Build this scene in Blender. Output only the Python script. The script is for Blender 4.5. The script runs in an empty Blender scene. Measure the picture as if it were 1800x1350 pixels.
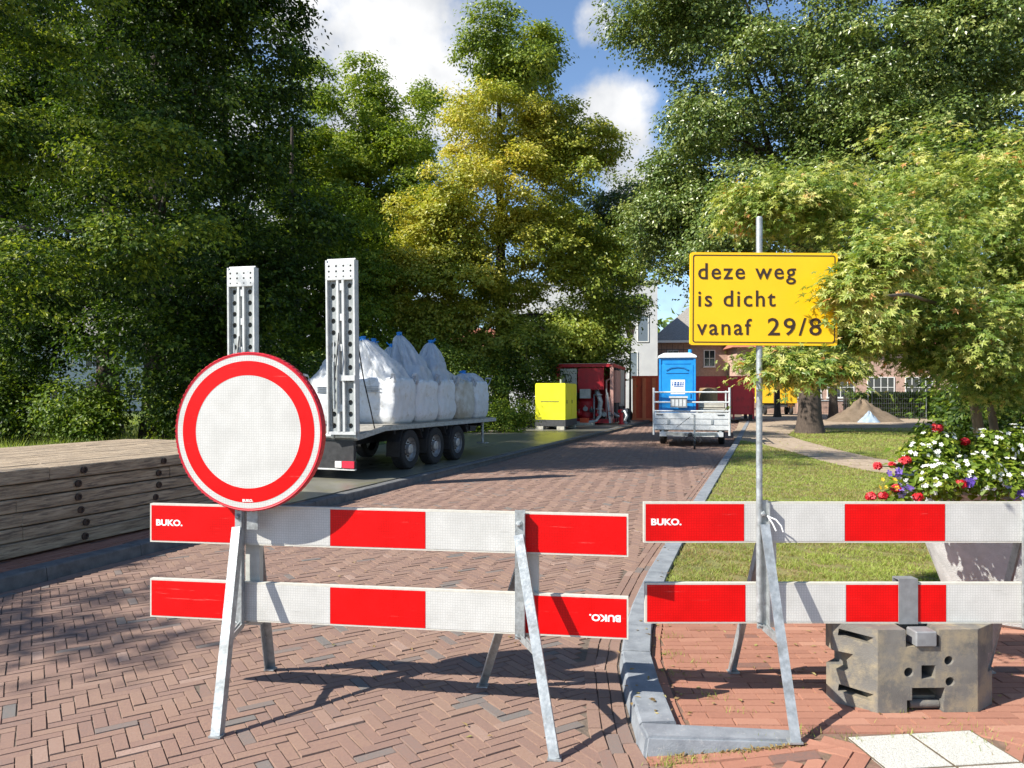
import bpy, bmesh, math, random
import numpy as np
from mathutils import Vector, Matrix, Euler

# ------------------------------------------------------------------ camera, sky, sun, exposure
scene = bpy.context.scene
C = scene.collection
R = math.radians
EYE = 1.6
cam_d = bpy.data.cameras.new('camera')
cam_d.lens = 26.0; cam_d.sensor_width = 36.0; cam_d.shift_y = 19/1800
cam_d.clip_start = 0.05; cam_d.clip_end = 2000
cam = bpy.data.objects.new('camera', cam_d); C.objects.link(cam)
cam.location = (0, 0, EYE); cam.rotation_euler = (R(90), 0, 0)
scene.camera = cam

SUN = Vector((-1.005, -0.493, 1.0)).normalized()
SUN_EL = math.asin(SUN.z); SUN_AZ = math.atan2(SUN.x, SUN.y)
EXPOSURE = 0.93
scene.view_settings.view_transform = 'Standard'
scene.view_settings.look = 'None'
scene.view_settings.exposure = EXPOSURE
scene.view_settings.gamma = 1.0
scene.view_settings.use_curve_mapping = False

sun_d = bpy.data.lights.new('sun', 'SUN'); sun_d.energy = 5.0; sun_d.angle = R(0.5); sun_d.color = (1.0, 0.95, 0.86)
sun = bpy.data.objects.new('sun', sun_d); C.objects.link(sun)
sun.rotation_euler = SUN.to_track_quat('Z', 'Y').to_euler()
sun.location = (-20, -10, 30)

world = bpy.data.worlds.new('World'); scene.world = world; world.use_nodes = True
def build_world():
    nt = world.node_tree; N = nt.nodes; L = nt.links; N.clear()
    out = N.new('ShaderNodeOutputWorld'); mix = N.new('ShaderNodeMixShader')
    b1 = N.new('ShaderNodeBackground'); b2 = N.new('ShaderNodeBackground')
    sky = N.new('ShaderNodeTexSky'); sky.sky_type = 'NISHITA'; sky.sun_disc = False
    sky.sun_elevation = SUN_EL; sky.sun_rotation = SUN_AZ % (2*math.pi)
    sky.air_density = 1.0; sky.dust_density = 0.15; sky.ozone_density = 3.6
    L.new(sky.outputs[0], b1.inputs[0]); b1.inputs[1].default_value = 0.105
    tc = N.new('ShaderNodeTexCoord')
    n1 = N.new('ShaderNodeTexNoise'); n1.inputs['Scale'].default_value = 6.5; n1.inputs['Detail'].default_value = 9; n1.inputs['Roughness'].default_value = 0.58
    L.new(tc.outputs['Generated'], n1.inputs['Vector'])
    def math_(op, a, b=None):
        m = N.new('ShaderNodeMath'); m.operation = op
        for i, v in enumerate((a, b)):
            if v is None: continue
            if isinstance(v, (int, float)): m.inputs[i].default_value = v
            else: L.new(v, m.inputs[i])
        return m.outputs[0]
    acc = None
    for (px, py, rad, w) in ((650, 70, 0.205, 1.05), (770, 30, 0.085, 0.8), (1085, 225, 0.07, 1.0), (1120, 290, 0.06, .9), (1046, 40, 0.035, .9), (1240, 600, .10, .8), (420, 330, .26, 1.0), (60, 560, .30, 1.0)):
        d = Vector(((px-900)/1300, 1, (694-py)/1300)).normalized()
        vm = N.new('ShaderNodeVectorMath'); vm.operation = 'DISTANCE'
        nz = N.new('ShaderNodeVectorMath'); nz.operation = 'NORMALIZE'; L.new(tc.outputs['Generated'], nz.inputs[0])
        L.new(nz.outputs[0], vm.inputs[0]); vm.inputs[1].default_value = d
        mr = N.new('ShaderNodeMapRange'); mr.inputs[1].default_value = rad*1.35; mr.inputs[2].default_value = rad*0.45
        mr.inputs[3].default_value = 0; mr.inputs[4].default_value = w; mr.interpolation_type = 'SMOOTHSTEP'
        L.new(vm.outputs['Value'], mr.inputs[0])
        acc = mr.outputs[0] if acc is None else math_('MAXIMUM', acc, mr.outputs[0])
    n0 = N.new('ShaderNodeTexNoise'); n0.inputs['Scale'].default_value = 1.7; n0.inputs['Detail'].default_value = 2
    L.new(tc.outputs['Generated'], n0.inputs['Vector'])
    far = N.new('ShaderNodeMapRange'); far.inputs[1].default_value = .56; far.inputs[2].default_value = .8; L.new(n0.outputs[0], far.inputs[0])
    s = math_('ADD', math_('MULTIPLY', acc, 0.50), math_('MULTIPLY', n1.outputs[0], 1.7))
    cr = N.new('ShaderNodeMapRange'); cr.inputs[1].default_value = 1.04; cr.inputs[2].default_value = 1.42; cr.interpolation_type = 'SMOOTHSTEP'
    L.new(s, cr.inputs[0])
    n2 = N.new('ShaderNodeTexNoise'); n2.inputs['Scale'].default_value = 7; n2.inputs['Detail'].default_value = 6
    mp = N.new('ShaderNodeMapping'); mp.inputs['Location'].default_value = (3.1, .2, .25); L.new(tc.outputs['Generated'], mp.inputs[0]); L.new(mp.outputs[0], n2.inputs['Vector'])
    ramp = N.new('ShaderNodeValToRGB'); ramp.color_ramp.elements[0].position = .36; ramp.color_ramp.elements[0].color = (.42, .46, .53, 1)
    ramp.color_ramp.elements[1].position = .62; ramp.color_ramp.elements[1].color = (1, 1, 1, 1)
    L.new(n2.outputs[0], ramp.inputs[0]); L.new(ramp.outputs[0], b2.inputs[0]); b2.inputs[1].default_value = 0.57
    L.new(cr.outputs[0], mix.inputs[0]); L.new(b1.outputs[0], mix.inputs[1]); L.new(b2.outputs[0], mix.inputs[2])
    L.new(mix.outputs[0], out.inputs[0])
build_world()

# ------------------------------------------------------------------ helpers: measuring the place
def P(px, py, Y): return Vector(((px-900)/1300*Y, Y, EYE+(694-py)/1300*Y))
def ss(a, b, x):
    t = np.clip((x-a)/(b-a), 0, 1); return t*t*(3-2*t)

# ------------------------------------------------------------------ helpers: materials
def mat(name, c1, c2=None, scale=8.0, rough=.6, metal=0.0, bump=0.0, bscale=60.0, spots=None, sscale=3.0, samount=.5, coat=0.0, detail=6, stretch=None, sub=None, spec=.5):
    m = bpy.data.materials.new(name); m.use_nodes = True
    nt = m.node_tree; N = nt.nodes; L = nt.links; b = N['Principled BSDF']
    b.inputs['Roughness'].default_value = rough; b.inputs['Metallic'].default_value = metal
    b.inputs['Coat Weight'].default_value = coat; b.inputs['Specular IOR Level'].default_value = spec
    tc = N.new('ShaderNodeTexCoord'); vec = tc.outputs['Object']
    if stretch:
        mp = N.new('ShaderNodeMapping'); mp.inputs['Scale'].default_value = stretch; L.new(vec, mp.inputs[0]); vec = mp.outputs[0]
    col = None
    if c2:
        n = N.new('ShaderNodeTexNoise'); n.inputs['Scale'].default_value = scale; n.inputs['Detail'].default_value = detail; n.inputs['Roughness'].default_value = .62
        L.new(vec, n.inputs['Vector'])
        r = N.new('ShaderNodeValToRGB'); r.color_ramp.elements[0].position = .34; r.color_ramp.elements[1].position = .66
        r.color_ramp.elements[0].color = (*c1, 1); r.color_ramp.elements[1].color = (*c2, 1)
        L.new(n.outputs[0], r.inputs[0]); col = r.outputs[0]
        rr = N.new('ShaderNodeMapRange'); rr.inputs[3].default_value = max(0.05, rough-.1); rr.inputs[4].default_value = min(1, rough+.12)
        L.new(n.outputs[0], rr.inputs[0]); L.new(rr.outputs[0], b.inputs['Roughness'])
    else:
        b.inputs['Base Color'].default_value = (*c1, 1)
    if spots:
        n = N.new('ShaderNodeTexNoise'); n.inputs['Scale'].default_value = sscale; n.inputs['Detail'].default_value = 8; n.inputs['Roughness'].default_value = .7
        L.new(vec, n.inputs['Vector'])
        r = N.new('ShaderNodeMapRange'); r.inputs[1].default_value = 1-samount-.06; r.inputs[2].default_value = 1-samount+.10; L.new(n.outputs[0], r.inputs[0])
        mx = N.new('ShaderNodeMix'); mx.data_type = 'RGBA'
        L.new(r.outputs[0], mx.inputs[0])
        if col is not None: L.new(col, mx.inputs[6])
        else: mx.inputs[6].default_value = (*c1, 1)
        mx.inputs[7].default_value = (*spots, 1); col = mx.outputs[2]
    if col is not None: L.new(col, b.inputs['Base Color'])
    if bump:
        n = N.new('ShaderNodeTexNoise'); n.inputs['Scale'].default_value = bscale; n.inputs['Detail'].default_value = 5
        L.new(vec, n.inputs['Vector'])
        bp = N.new('ShaderNodeBump'); bp.inputs['Strength'].default_value = bump; bp.inputs['Distance'].default_value = .02
        L.new(n.outputs[0], bp.inputs['Height']); L.new(bp.outputs[0], b.inputs['Normal'])
    return m

def tint_mat(name, stops, rough=.8, nscale=1.2, namp=.25, fine=40., famp=.25, bump=.3, bscale=120., trans=0.0, tcol=None, spec=.5):
    """colour from a per-leaf / per-brick 'tint' value, plus soft noise"""
    m = bpy.data.materials.new(name); m.use_nodes = True
    nt = m.node_tree; N = nt.nodes; L = nt.links; b = N['Principled BSDF']; b.inputs['Roughness'].default_value = rough
    b.inputs['Specular IOR Level'].default_value = spec
    at = N.new('ShaderNodeAttribute'); at.attribute_name = 'tint'
    tc = N.new('ShaderNodeTexCoord')
    val = at.outputs['Fac']
    for sc, am in ((nscale, namp), (fine, famp)):
        if not am: continue
        n = N.new('ShaderNodeTexNoise'); n.inputs['Scale'].default_value = sc; n.inputs['Detail'].default_value = 5; L.new(tc.outputs['Object'], n.inputs['Vector'])
        m1 = N.new('ShaderNodeMath'); m1.operation = 'MULTIPLY_ADD'; L.new(n.outputs[0], m1.inputs[0]); m1.inputs[1].default_value = am; m1.inputs[2].default_value = -am*.5
        m2 = N.new('ShaderNodeMath'); m2.operation = 'ADD'; L.new(val, m2.inputs[0]); L.new(m1.outputs[0], m2.inputs[1]); val = m2.outputs[0]
    r = N.new('ShaderNodeValToRGB'); e = r.color_ramp.elements
    while len(e) < len(stops): e.new(.5)
    for i, (p, c) in enumerate(stops): e[i].position = p; e[i].color = (*c, 1)
    L.new(val, r.inputs[0]); L.new(r.outputs[0], b.inputs['Base Color'])
    if bump:
        n = N.new('ShaderNodeTexNoise'); n.inputs['Scale'].default_value = bscale; n.inputs['Detail'].default_value = 4; L.new(tc.outputs['Object'], n.inputs['Vector'])
        bp = N.new('ShaderNodeBump'); bp.inputs['Strength'].default_value = bump; bp.inputs['Distance'].default_value = .01
        L.new(n.outputs[0], bp.inputs['Height']); L.new(bp.outputs[0], b.inputs['Normal'])
    if trans:
        t = N.new('ShaderNodeBsdfTranslucent'); mx = N.new('ShaderNodeMixShader'); mx.inputs[0].default_value = trans
        hs = N.new('ShaderNodeMix'); hs.data_type = 'RGBA'; hs.blend_type = 'MULTIPLY'; hs.inputs[0].default_value = 1
        L.new(r.outputs[0], hs.inputs[6]); hs.inputs[7].default_value = (*(tcol or (1.5, 1.5, .7)), 1)
        L.new(hs.outputs[2], t.inputs[0]); o = N['Material Output']
        L.new(b.outputs[0], mx.inputs[1]); L.new(t.outputs[0], mx.inputs[2]); L.new(mx.outputs[0], o.inputs[0])
    return m

M = {}
def mk(k, *a, **kw): M[k] = mat(k, *a, **kw); return M[k]

# ------------------------------------------------------------------ helpers: objects
def tag(o, label=None, cat=None, group=None, kind=None):
    if label: o['label'] = label
    if cat: o['category'] = cat
    if group: o['group'] = group
    if kind: o['kind'] = kind
    return o
def empty(name, loc=(0, 0, 0), rz=0.0, label=None, cat=None, group=None):
    o = bpy.data.objects.new(name, None); C.objects.link(o); o.location = loc; o.rotation_euler = (0, 0, rz)
    o.empty_display_size = .1
    return tag(o, label, cat, group)
def copy_tree(o, parent=None):
    c = o.copy(); C.objects.link(c)
    if parent is not None: c.parent = parent
    for ch in list(o.children): copy_tree(ch, c)
    return c

class MB:
    """collects shapes and links them as ONE mesh object"""
    def __init__(s): s.v = []; s.f = []; s.m = []; s.sm = []; s.mats = []
    def mi(s, m):
        if m is None: m = s.mats[0]
        if m not in s.mats: s.mats.append(m)
        return s.mats.index(m)
    def add(s, vs, fs, m=None, smooth=False):
        k = len(s.v); s.v += [tuple(v) for v in vs]; i = s.mi(m)
        for f in fs: s.f.append(tuple(a+k for a in f)); s.m.append(i); s.sm.append(smooth)
        return s
    def box(s, lo, hi, m=None, T=None):
        x0, y0, z0 = lo; x1, y1, z1 = hi
        vs = [Vector(p) for p in ((x0,y0,z0),(x1,y0,z0),(x1,y1,z0),(x0,y1,z0),(x0,y0,z1),(x1,y0,z1),(x1,y1,z1),(x0,y1,z1))]
        if T is not None: vs = [T @ v for v in vs]
        return s.add(vs, [(3,2,1,0),(4,5,6,7),(0,1,5,4),(1,2,6,5),(2,3,7,6),(3,0,4,7)], m)
    def cbox(s, c, d, m=None, T=None):
        return s.box([c[i]-d[i]/2 for i in range(3)], [c[i]+d[i]/2 for i in range(3)], m, T)
    def bar(s, p0, p1, w, h, up=(0, 0, 1), m=None, off=(0, 0)):
        p0 = Vector(p0); p1 = Vector(p1); z = (p1-p0).normalized(); x = Vector(up).cross(z)
        if x.length < 1e-4: x = Vector((1, 0, 0)).cross(z)
        x.normalize(); y = z.cross(x); o = x*off[0]+y*off[1]
        vs = [p+o+x*a*w/2+y*b*h/2 for p in (p0, p1) for a, b in ((-1,-1),(1,-1),(1,1),(-1,1))]
        return s.add(vs, [(3,2,1,0),(4,5,6,7),(0,1,5,4),(1,2,6,5),(2,3,7,6),(3,0,4,7)], m)
    def angle(s, p0, p1, w, t, up, m=None):
        """steel angle profile"""
        s.bar(p0, p1, w, t, up, m, (0, w/2-t/2)); return s.bar(p0, p1, t, w-t, up, m, (w/2-t/2, -t/2))
    def tube(s, pts, rad, n=8, m=None, cap=True, smooth=True, sx=1.0):
        pts = [Vector(p) for p in pts]; k = len(pts)
        rs = rad if isinstance(rad, (list, tuple)) else [rad]*k
        vs = []; prev = None
        for i, p in enumerate(pts):
            t = (pts[min(i+1, k-1)]-pts[max(i-1, 0)]).normalized()
            if prev is None: x = t.orthogonal().normalized()
            else: x = (prev - t*prev.dot(t)).normalized()
            prev = x; y = t.cross(x)
            for j in range(n):
                a = 2*math.pi*j/n; vs.append(p + x*math.cos(a)*rs[i] + y*math.sin(a)*rs[i])
        fs = [(i*n+j, i*n+(j+1) % n, (i+1)*n+(j+1) % n, (i+1)*n+j) for i in range(k-1) for j in range(n)]
        s.add(vs, fs, m, smooth)
        if cap:
            s.add([vs[j] for j in range(n)], [tuple(reversed(range(n)))], m)
            s.add([vs[(k-1)*n+j] for j in range(n)], [tuple(range(n))], m)
        return s
    def lathe(s, prof, n=32, m=None, T=None, smooth=True, mats=None):
        """profile (r, z) turned round z"""
        vs = []
        for r, z in prof:
            for j in range(n):
                a = 2*math.pi*j/n; v = Vector((r*math.cos(a), r*math.sin(a), z)); vs.append(T @ v if T is not None else v)
        for i in range(len(prof)-1):
            fs = [(i*n+j, i*n+(j+1) % n, (i+1)*n+(j+1) % n, (i+1)*n+j) for j in range(n)]
            k = len(s.v)
            s.add(vs[i*n:(i+2)*n], [tuple(a-i*n for a in f) for f in fs], mats[i] if mats else m, smooth)
        return s
    def disc(s, c, r, nrm, n=16, m=None):
        z = Vector(nrm).normalized(); x = z.orthogonal().normalized(); y = z.cross(x)
        return s.add([Vector(c)+x*r*math.cos(2*math.pi*j/n)+y*r*math.sin(2*math.pi*j/n) for j in range(n)], [tuple(range(n))], m)
    def prism(s, poly, z0, z1, m=None, T=None):
        n = len(poly); vs = [Vector((x, y, z0)) for x, y in poly]+[Vector((x, y, z1)) for x, y in poly]
        if T is not None: vs = [T @ v for v in vs]
        return s.add(vs, [tuple(reversed(range(n))), tuple(range(n, 2*n))]+[(j, (j+1) % n, n+(j+1) % n, n+j) for j in range(n)], m)
    def build(s, name, m=None, parent=None, bevel=0.0, segs=1, weld=False, loc=None, link=True):
        me = bpy.data.meshes.new(name)
        if m is not None and not s.mats: s.mats = [m]
        elif m is not None and s.mats and s.mats[0] is None: s.mats[0] = m
        me.from_pydata([tuple(v) for v in s.v], [], s.f)
        for q in s.mats: me.materials.append(q if q is not None else m)
        me.polygons.foreach_set('material_index', s.m); me.polygons.foreach_set('use_smooth', s.sm)
        if weld or bevel:
            bm = bmesh.new(); bm.from_mesh(me)
            bmesh.ops.remove_doubles(bm, verts=bm.verts, dist=1e-5)
            if bevel:
                ed = [e for e in bm.edges if len(e.link_faces) == 2 and e.calc_face_angle(0) > R(35)]
                bmesh.ops.bevel(bm, geom=ed, offset=bevel, segments=segs, affect='EDGES', clamp_overlap=True)
            bm.to_mesh(me); bm.free()
        me.validate(); me.update()
        o = bpy.data.objects.new(name, me)
        if link: C.objects.link(o)
        if parent is not None: o.parent = parent
        if loc is not None: o.location = loc
        return o
    def mirror_note(s): return s

def arrays_mesh(name, V, F, m, tint=None, parent=None, smooth=False):
    """fast mesh from numpy vertices and equal-size faces"""
    me = bpy.data.meshes.new(name); V = np.asarray(V, np.float32).reshape(-1, 3); F = np.asarray(F, np.int32); k = F.shape[1]
    me.vertices.add(len(V)); me.vertices.foreach_set('co', V.ravel())
    me.loops.add(F.size); me.loops.foreach_set('vertex_index', F.ravel())
    me.polygons.add(len(F)); me.polygons.foreach_set('loop_start', np.arange(0, F.size, k, dtype=np.int32))
    try: me.polygons.foreach_set('loop_total', np.full(len(F), k, np.int32))
    except Exception: pass
    me.polygons.foreach_set('use_smooth', np.full(len(F), bool(smooth)))
    me.materials.append(m); me.update(calc_edges=True)
    if tint is not None:
        a = me.attributes.new('tint', 'FLOAT', 'POINT'); a.data.foreach_set('value', np.asarray(tint, np.float32))
    o = bpy.data.objects.new(name, me); C.objects.link(o)
    if parent is not None: o.parent = parent
    return o

def text(name, body, size, m, parent, origin, xdir, up, extrude=.0006, fat=0.0, space=1.0, align='LEFT', sx=1.0):
    cu = bpy.data.curves.new(name, 'FONT'); cu.body = body; cu.size = size; cu.extrude = extrude; cu.offset = fat
    cu.space_character = space; cu.align_x = align; cu.resolution_u = 3
    cu.materials.append(m)
    tmp = bpy.data.objects.new('tmp', cu); C.objects.link(tmp)
    bpy.context.view_layer.update()
    me = bpy.data.meshes.new_from_object(tmp.evaluated_get(bpy.context.evaluated_depsgraph_get()))
    bpy.data.objects.remove(tmp); bpy.data.curves.remove(cu)
    x = Vector(xdir).normalized(); u = Vector(up).normalized(); n = x.cross(u)
    T = Matrix((( x.x*sx, u.x, n.x, origin[0]), (x.y*sx, u.y, n.y, origin[1]), (x.z*sx, u.z, n.z, origin[2]), (0, 0, 0, 1)))
    me.transform(T); me.name = name
    if not me.materials: me.materials.append(m)
    o = bpy.data.objects.new(name, me); C.objects.link(o); o.parent = parent
    return o

def boolean(o, cutters, op='DIFFERENCE'):
    for c in cutters:
        md = o.modifiers.new('b', 'BOOLEAN'); md.operation = op; md.object = c; md.solver = 'EXACT'
        bpy.context.view_layer.update()
        me = bpy.data.meshes.new_from_object(o.evaluated_get(bpy.context.evaluated_depsgraph_get()))
        o.modifiers.clear(); o.data = me
        bpy.data.objects.remove(c)
    return o

def holed(mb, x0, x1, z0, z1, r, m, y=0.0, depth=.012, n=14, hz=1.0):
    """a flat plate cell in the xz plane with one real round hole"""
    cx, cz = (x0+x1)/2, (z0+z1)/2; hx, hzz = (x1-x0)/2, (z1-z0)/2
    inner, outer = [], []
    for j in range(n):
        a = 2*math.pi*(j+.5)/n; c, q = math.cos(a), math.sin(a)
        inner.append((cx+r*c, cz+r*q*hz)); k = min(hx/abs(c) if abs(c) > 1e-6 else 9, hzz/abs(q) if abs(q) > 1e-6 else 9); outer.append((cx+c*k, cz+q*k))
    vs = [(a, y, b) for a, b in inner]+[(a, y, b) for a, b in outer]+[(a, y+depth, b) for a, b in inner]
    fs = [(j, (j+1) % n, n+(j+1) % n, n+j) for j in range(n)]+[(j, 2*n+j, 2*n+(j+1) % n, (j+1) % n) for j in range(n)]
    mb.add(vs, fs, m)
    for sx, sz in ((-1,-1),(1,-1),(1,1),(-1,1)):  # fill the corners
        pts = [(a, b) for a, b in outer if (a-cx)*sx > 0 and (b-cz)*sz > 0]
        if len(pts) >= 2:
            pts.sort(key=lambda p: math.atan2(p[1]-cz, p[0]-cx))
            mb.add([(a, y, b) for a, b in pts]+[(cx+sx*hx, y, cz+sz*hzz)], [tuple(range(len(pts)))+(len(pts),)], m)

# ------------------------------------------------------------------ helpers: foliage
LEAF4 = (np.array([[0, 0, 0], [.38, .5, .10], [1.0, 0, -.04], [.38, -.5, .10]], np.float32), np.array([[0, 3, 2, 1]]))
def star_leaf():
    V, F = [], []
    for k, (a, l) in enumerate(((0, 1.0), (52, .85), (-52, .85), (112, .55), (-112, .55))):
        c, s_ = math.cos(R(a)), math.sin(R(a)); w = .15
        for (u, v, z) in ((-.02, 0, 0), (l*.42, w, .03), (l, 0, -.10*l), (l*.42, -w, .03)):
            V.append((u*c-v*s_ + .25, u*s_+v*c, z))
        F.append((4*k, 4*k+3, 4*k+2, 4*k+1))
    return np.array(V, np.float32), np.array(F)
STAR = star_leaf()

def leaves(name, cen, nrm, ln, wid, m, tint, parent, rng, tmpl=LEAF4, droop=.25, axis=None):
    n = len(cen); nrm = nrm/np.linalg.norm(nrm, axis=1, keepdims=True)
    a = rng.normal(size=(n, 3)) if axis is None else axis+rng.normal(size=(n, 3))*.45
    a[:, 2] -= droop
    a -= nrm*(a*nrm).sum(1, keepdims=True); a /= np.linalg.norm(a, axis=1, keepdims=True)+1e-9
    b = np.cross(nrm, a); T, F = tmpl; k = len(T)
    ln = np.broadcast_to(np.asarray(ln), (n,)); wid = np.broadcast_to(np.asarray(wid), (n,))
    V = cen[:, None, :] + a[:, None, :]*(T[None, :, 0:1]*ln[:, None, None]) + b[:, None, :]*(T[None, :, 1:2]*wid[:, None, None]) + nrm[:, None, :]*(T[None, :, 2:3]*ln[:, None, None])
    FF = (F[None]+(np.arange(n)*k)[:, None, None]).reshape(-1, F.shape[1])
    return arrays_mesh(name, V, FF, m, np.repeat(tint, k), parent)

def lowfreq(p, seed, sc):
    r = np.random.default_rng(seed+77); s = np.zeros(len(p))
    for k in range(5):
        w = r.normal(size=3); w /= np.linalg.norm(w); s += np.sin(p@w*2*math.pi/(sc*r.uniform(.6, 1.5))+r.uniform(0, 6.28))
    return s/5

def crown(masses, clumps, per, cr, leaf, seed, m, parent, base, tint0=.5, tvar=.18, ctint=.15, flat=.5, gap=-.25, shell=.55, tmpl=LEAF4, wr=.62, droop=.25, tintf=None, name='crown', zmin=None, gsc=3.0, up=.55, bough=None):
    """clumps of leaf-sized faces spread through several ellipsoid masses; base = world position of the parent"""
    rng = np.random.default_rng(seed); ms = np.array([q[:6] for q in masses], float)
    w = (ms[:, 3]*ms[:, 4]*ms[:, 5])**.6667
    w = w*np.array([q[6] if len(q) > 6 else 1.0 for q in masses])
    w /= w.sum()
    def spread(count):
        out, outd, need = [], [], count
        while need > 0:
            k = int(need*2.2)+20; i = rng.choice(len(ms), k, p=w); d = rng.normal(size=(k, 3)); d /= np.linalg.norm(d, axis=1, keepdims=True)
            r = shell+(1-shell)*rng.random(k)**.8; r = np.where(rng.random(k) < .14, rng.random(k)*shell, r)
            r *= 1+.14*rng.normal(size=k).clip(-1, 1.2)
            c = ms[i, :3]+d*ms[i, 3:6]*r[:, None]
            keep = lowfreq(c, seed, gsc) > gap+.18*rng.normal(size=k)
            if zmin is not None: keep &= c[:, 2] > zmin
            out.append(c[keep]); outd.append(d[keep]); need -= int(keep.sum())
        return np.concatenate(out)[:count], np.concatenate(outd)[:count]
    if bough is None:
        cc, dd = spread(clumps)
    else:                                            # boughs first, then clumps over the upper, outer side of each bough
        nb, br = bough; bc, bd = spread(nb); bs = br*rng.uniform(.6, 1.35, nb)
        i = rng.choice(nb, clumps, p=bs**2/np.sum(bs**2)); d = rng.normal(size=(clumps, 3))+np.array([0, 0, .45])+bd[i]*.5
        d /= np.linalg.norm(d, axis=1, keepdims=True)
        rr = bs[i]*(.35+.65*rng.random(clumps)**.5)
        cc = bc[i]+d*rr[:, None]*np.array([1.05, 1.05, .62]); dd = d*.9+bd[i]*.25
    n = len(cc)
    cs = cr*rng.uniform(.55, 1.35, n); ct = tint0+ctint*rng.normal(size=n)
    idx = np.repeat(np.arange(n), per); N = len(idx)
    loc = rng.normal(size=(N, 3))*.5; rad2 = (loc[:, :2]**2).sum(1); loc[:, 2] = loc[:, 2]*flat-.35*rad2
    cen = cc[idx]+loc*cs[idx][:, None]
    nr = np.array([0, 0, up])+dd[idx]*.45+rng.normal(size=(N, 3))*.42+loc*np.array([.3, .3, 0])
    t = ct[idx]+tvar*rng.normal(size=N)
    if tintf is not None: t = t+tintf(cen, rng)
    ax = np.concatenate([loc[:, :2], np.zeros((N, 1))], 1)*.9+dd[idx]*.3
    ll = leaf*rng.uniform(.65, 1.25, N)
    o = leaves(name, (cen-np.array(base)).astype(np.float32), nr, ll, ll*wr, m, t.clip(0, 1), parent, rng, tmpl, droop, ax)
    return o, cc

def trunk(base, height, r0, cc, seed, m, parent, limbs=14, lean=(0, 0), start=.28, name='trunk', flare=1.5):
    rng = random.Random(seed); mb = MB(); b = Vector(base)
    pts, rs = [], []
    for i in range(9):
        t = i/8; p = Vector((lean[0]*t+.12*math.sin(3*t+seed)*t, lean[1]*t+.12*math.cos(2.3*t+seed)*t, height*t)); pts.append(p)
        rs.append(r0*(1-.8*t)*(1+(flare-1)*math.exp(-t*16)))
    pts.insert(1, pts[0].lerp(pts[1], .3)); rs.insert(1, r0*(1+(flare-1)*.35))
    mb.tube(pts, rs, 12, m)
    if len(cc):
        sel = rng.sample(range(len(cc)), min(limbs, len(cc)))
        for k in sel:
            e = Vector(cc[k])-b; t = start+(.92-start)*rng.random()
            t = min(t, max(start, (e.z-1.0)/height-.02)); i = t*8
            s0 = Vector((lean[0]*t+.12*math.sin(3*t+seed)*t, lean[1]*t+.12*math.cos(2.3*t+seed)*t, height*t))
            rr = r0*(1-.8*t)*.5; mid = s0.lerp(e, .5)+Vector((rng.uniform(-.3, .3), rng.uniform(-.3, .3), .12*(e-s0).length))
            q = [s0, s0.lerp(mid, .55)+Vector((0, 0, .1)), mid, mid.lerp(e, .55), e]
            mb.tube(q, [rr, rr*.75, rr*.5, rr*.3, rr*.1], 6, m, cap=False)
    return mb.build(name, m, parent)

# ------------------------------------------------------------------ materials
mk('joint', (.10, .078, .06), (.165, .125, .095), 30, .95, bump=.4)
mk('joint_red', (.15, .09, .065), (.23, .135, .095), 14, .95, bump=.4, spots=(.10, .085, .05), sscale=5, samount=.45)
M['brick'] = tint_mat('brick', [(0.0, (.14, .13, .12)), (.22, (.18, .135, .115)), (.42, (.205, .128, .10)), (.5, (.22, .136, .105)), (.58, (.24, .151, .110)), (.8, (.265, .175, .136)), (1.0, (.34, .235, .19))], .85, .8, .22, 60, .42, .35, 160)
M['brick_red'] = tint_mat('brick_red', [(0.0, (.14, .09, .075)), (.25, (.24, .105, .07)), (.55, (.32, .145, .095)), (1.0, (.42, .22, .15))], .85, 1.3, .3, 55, .3, .35, 160)
mk('kerb', (.16, .175, .195), (.25, .27, .29), 9, .8, bump=.25, bscale=150, spots=(.36, .36, .35), sscale=35, samount=.36)
mk('kerb_dark', (.085, .085, .085), (.15, .15, .15), 9, .85, bump=.3, bscale=120)
mk('slab_white', (.42, .41, .36), (.68, .67, .61), 190, .85, bump=.6, bscale=180, spots=(.30, .29, .25), sscale=120, samount=.42)
mk('soil', (.10, .075, .045), (.17, .13, .085), 6, .95, bump=.5, bscale=30)
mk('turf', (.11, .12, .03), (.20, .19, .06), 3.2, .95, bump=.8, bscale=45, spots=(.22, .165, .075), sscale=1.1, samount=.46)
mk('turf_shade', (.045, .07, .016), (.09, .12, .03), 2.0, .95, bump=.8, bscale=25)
mk('dirt', (.27, .20, .135), (.42, .33, .24), 5, .95, bump=.6, bscale=40, spots=(.18, .13, .08), sscale=3, samount=.4)
mk('steel_plate', (.16, .155, .13), (.26, .25, .20), 1.4, .36, .25, bump=.12, bscale=18, spots=(.20, .19, .10), sscale=2.2, samount=.42)
mk('timber', (.27, .195, .125), (.50, .395, .275), 4, .85, bump=.55, bscale=22, spots=(.12, .09, .068), sscale=4.5, samount=.47, stretch=(9, .7, 9))
mk('timber_end', (.14, .10, .07), (.24, .18, .12), 20, .9, bump=.4)
mk('rust', (.05, .035, .03), (.11, .07, .05), 30, .8, .4)
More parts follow.
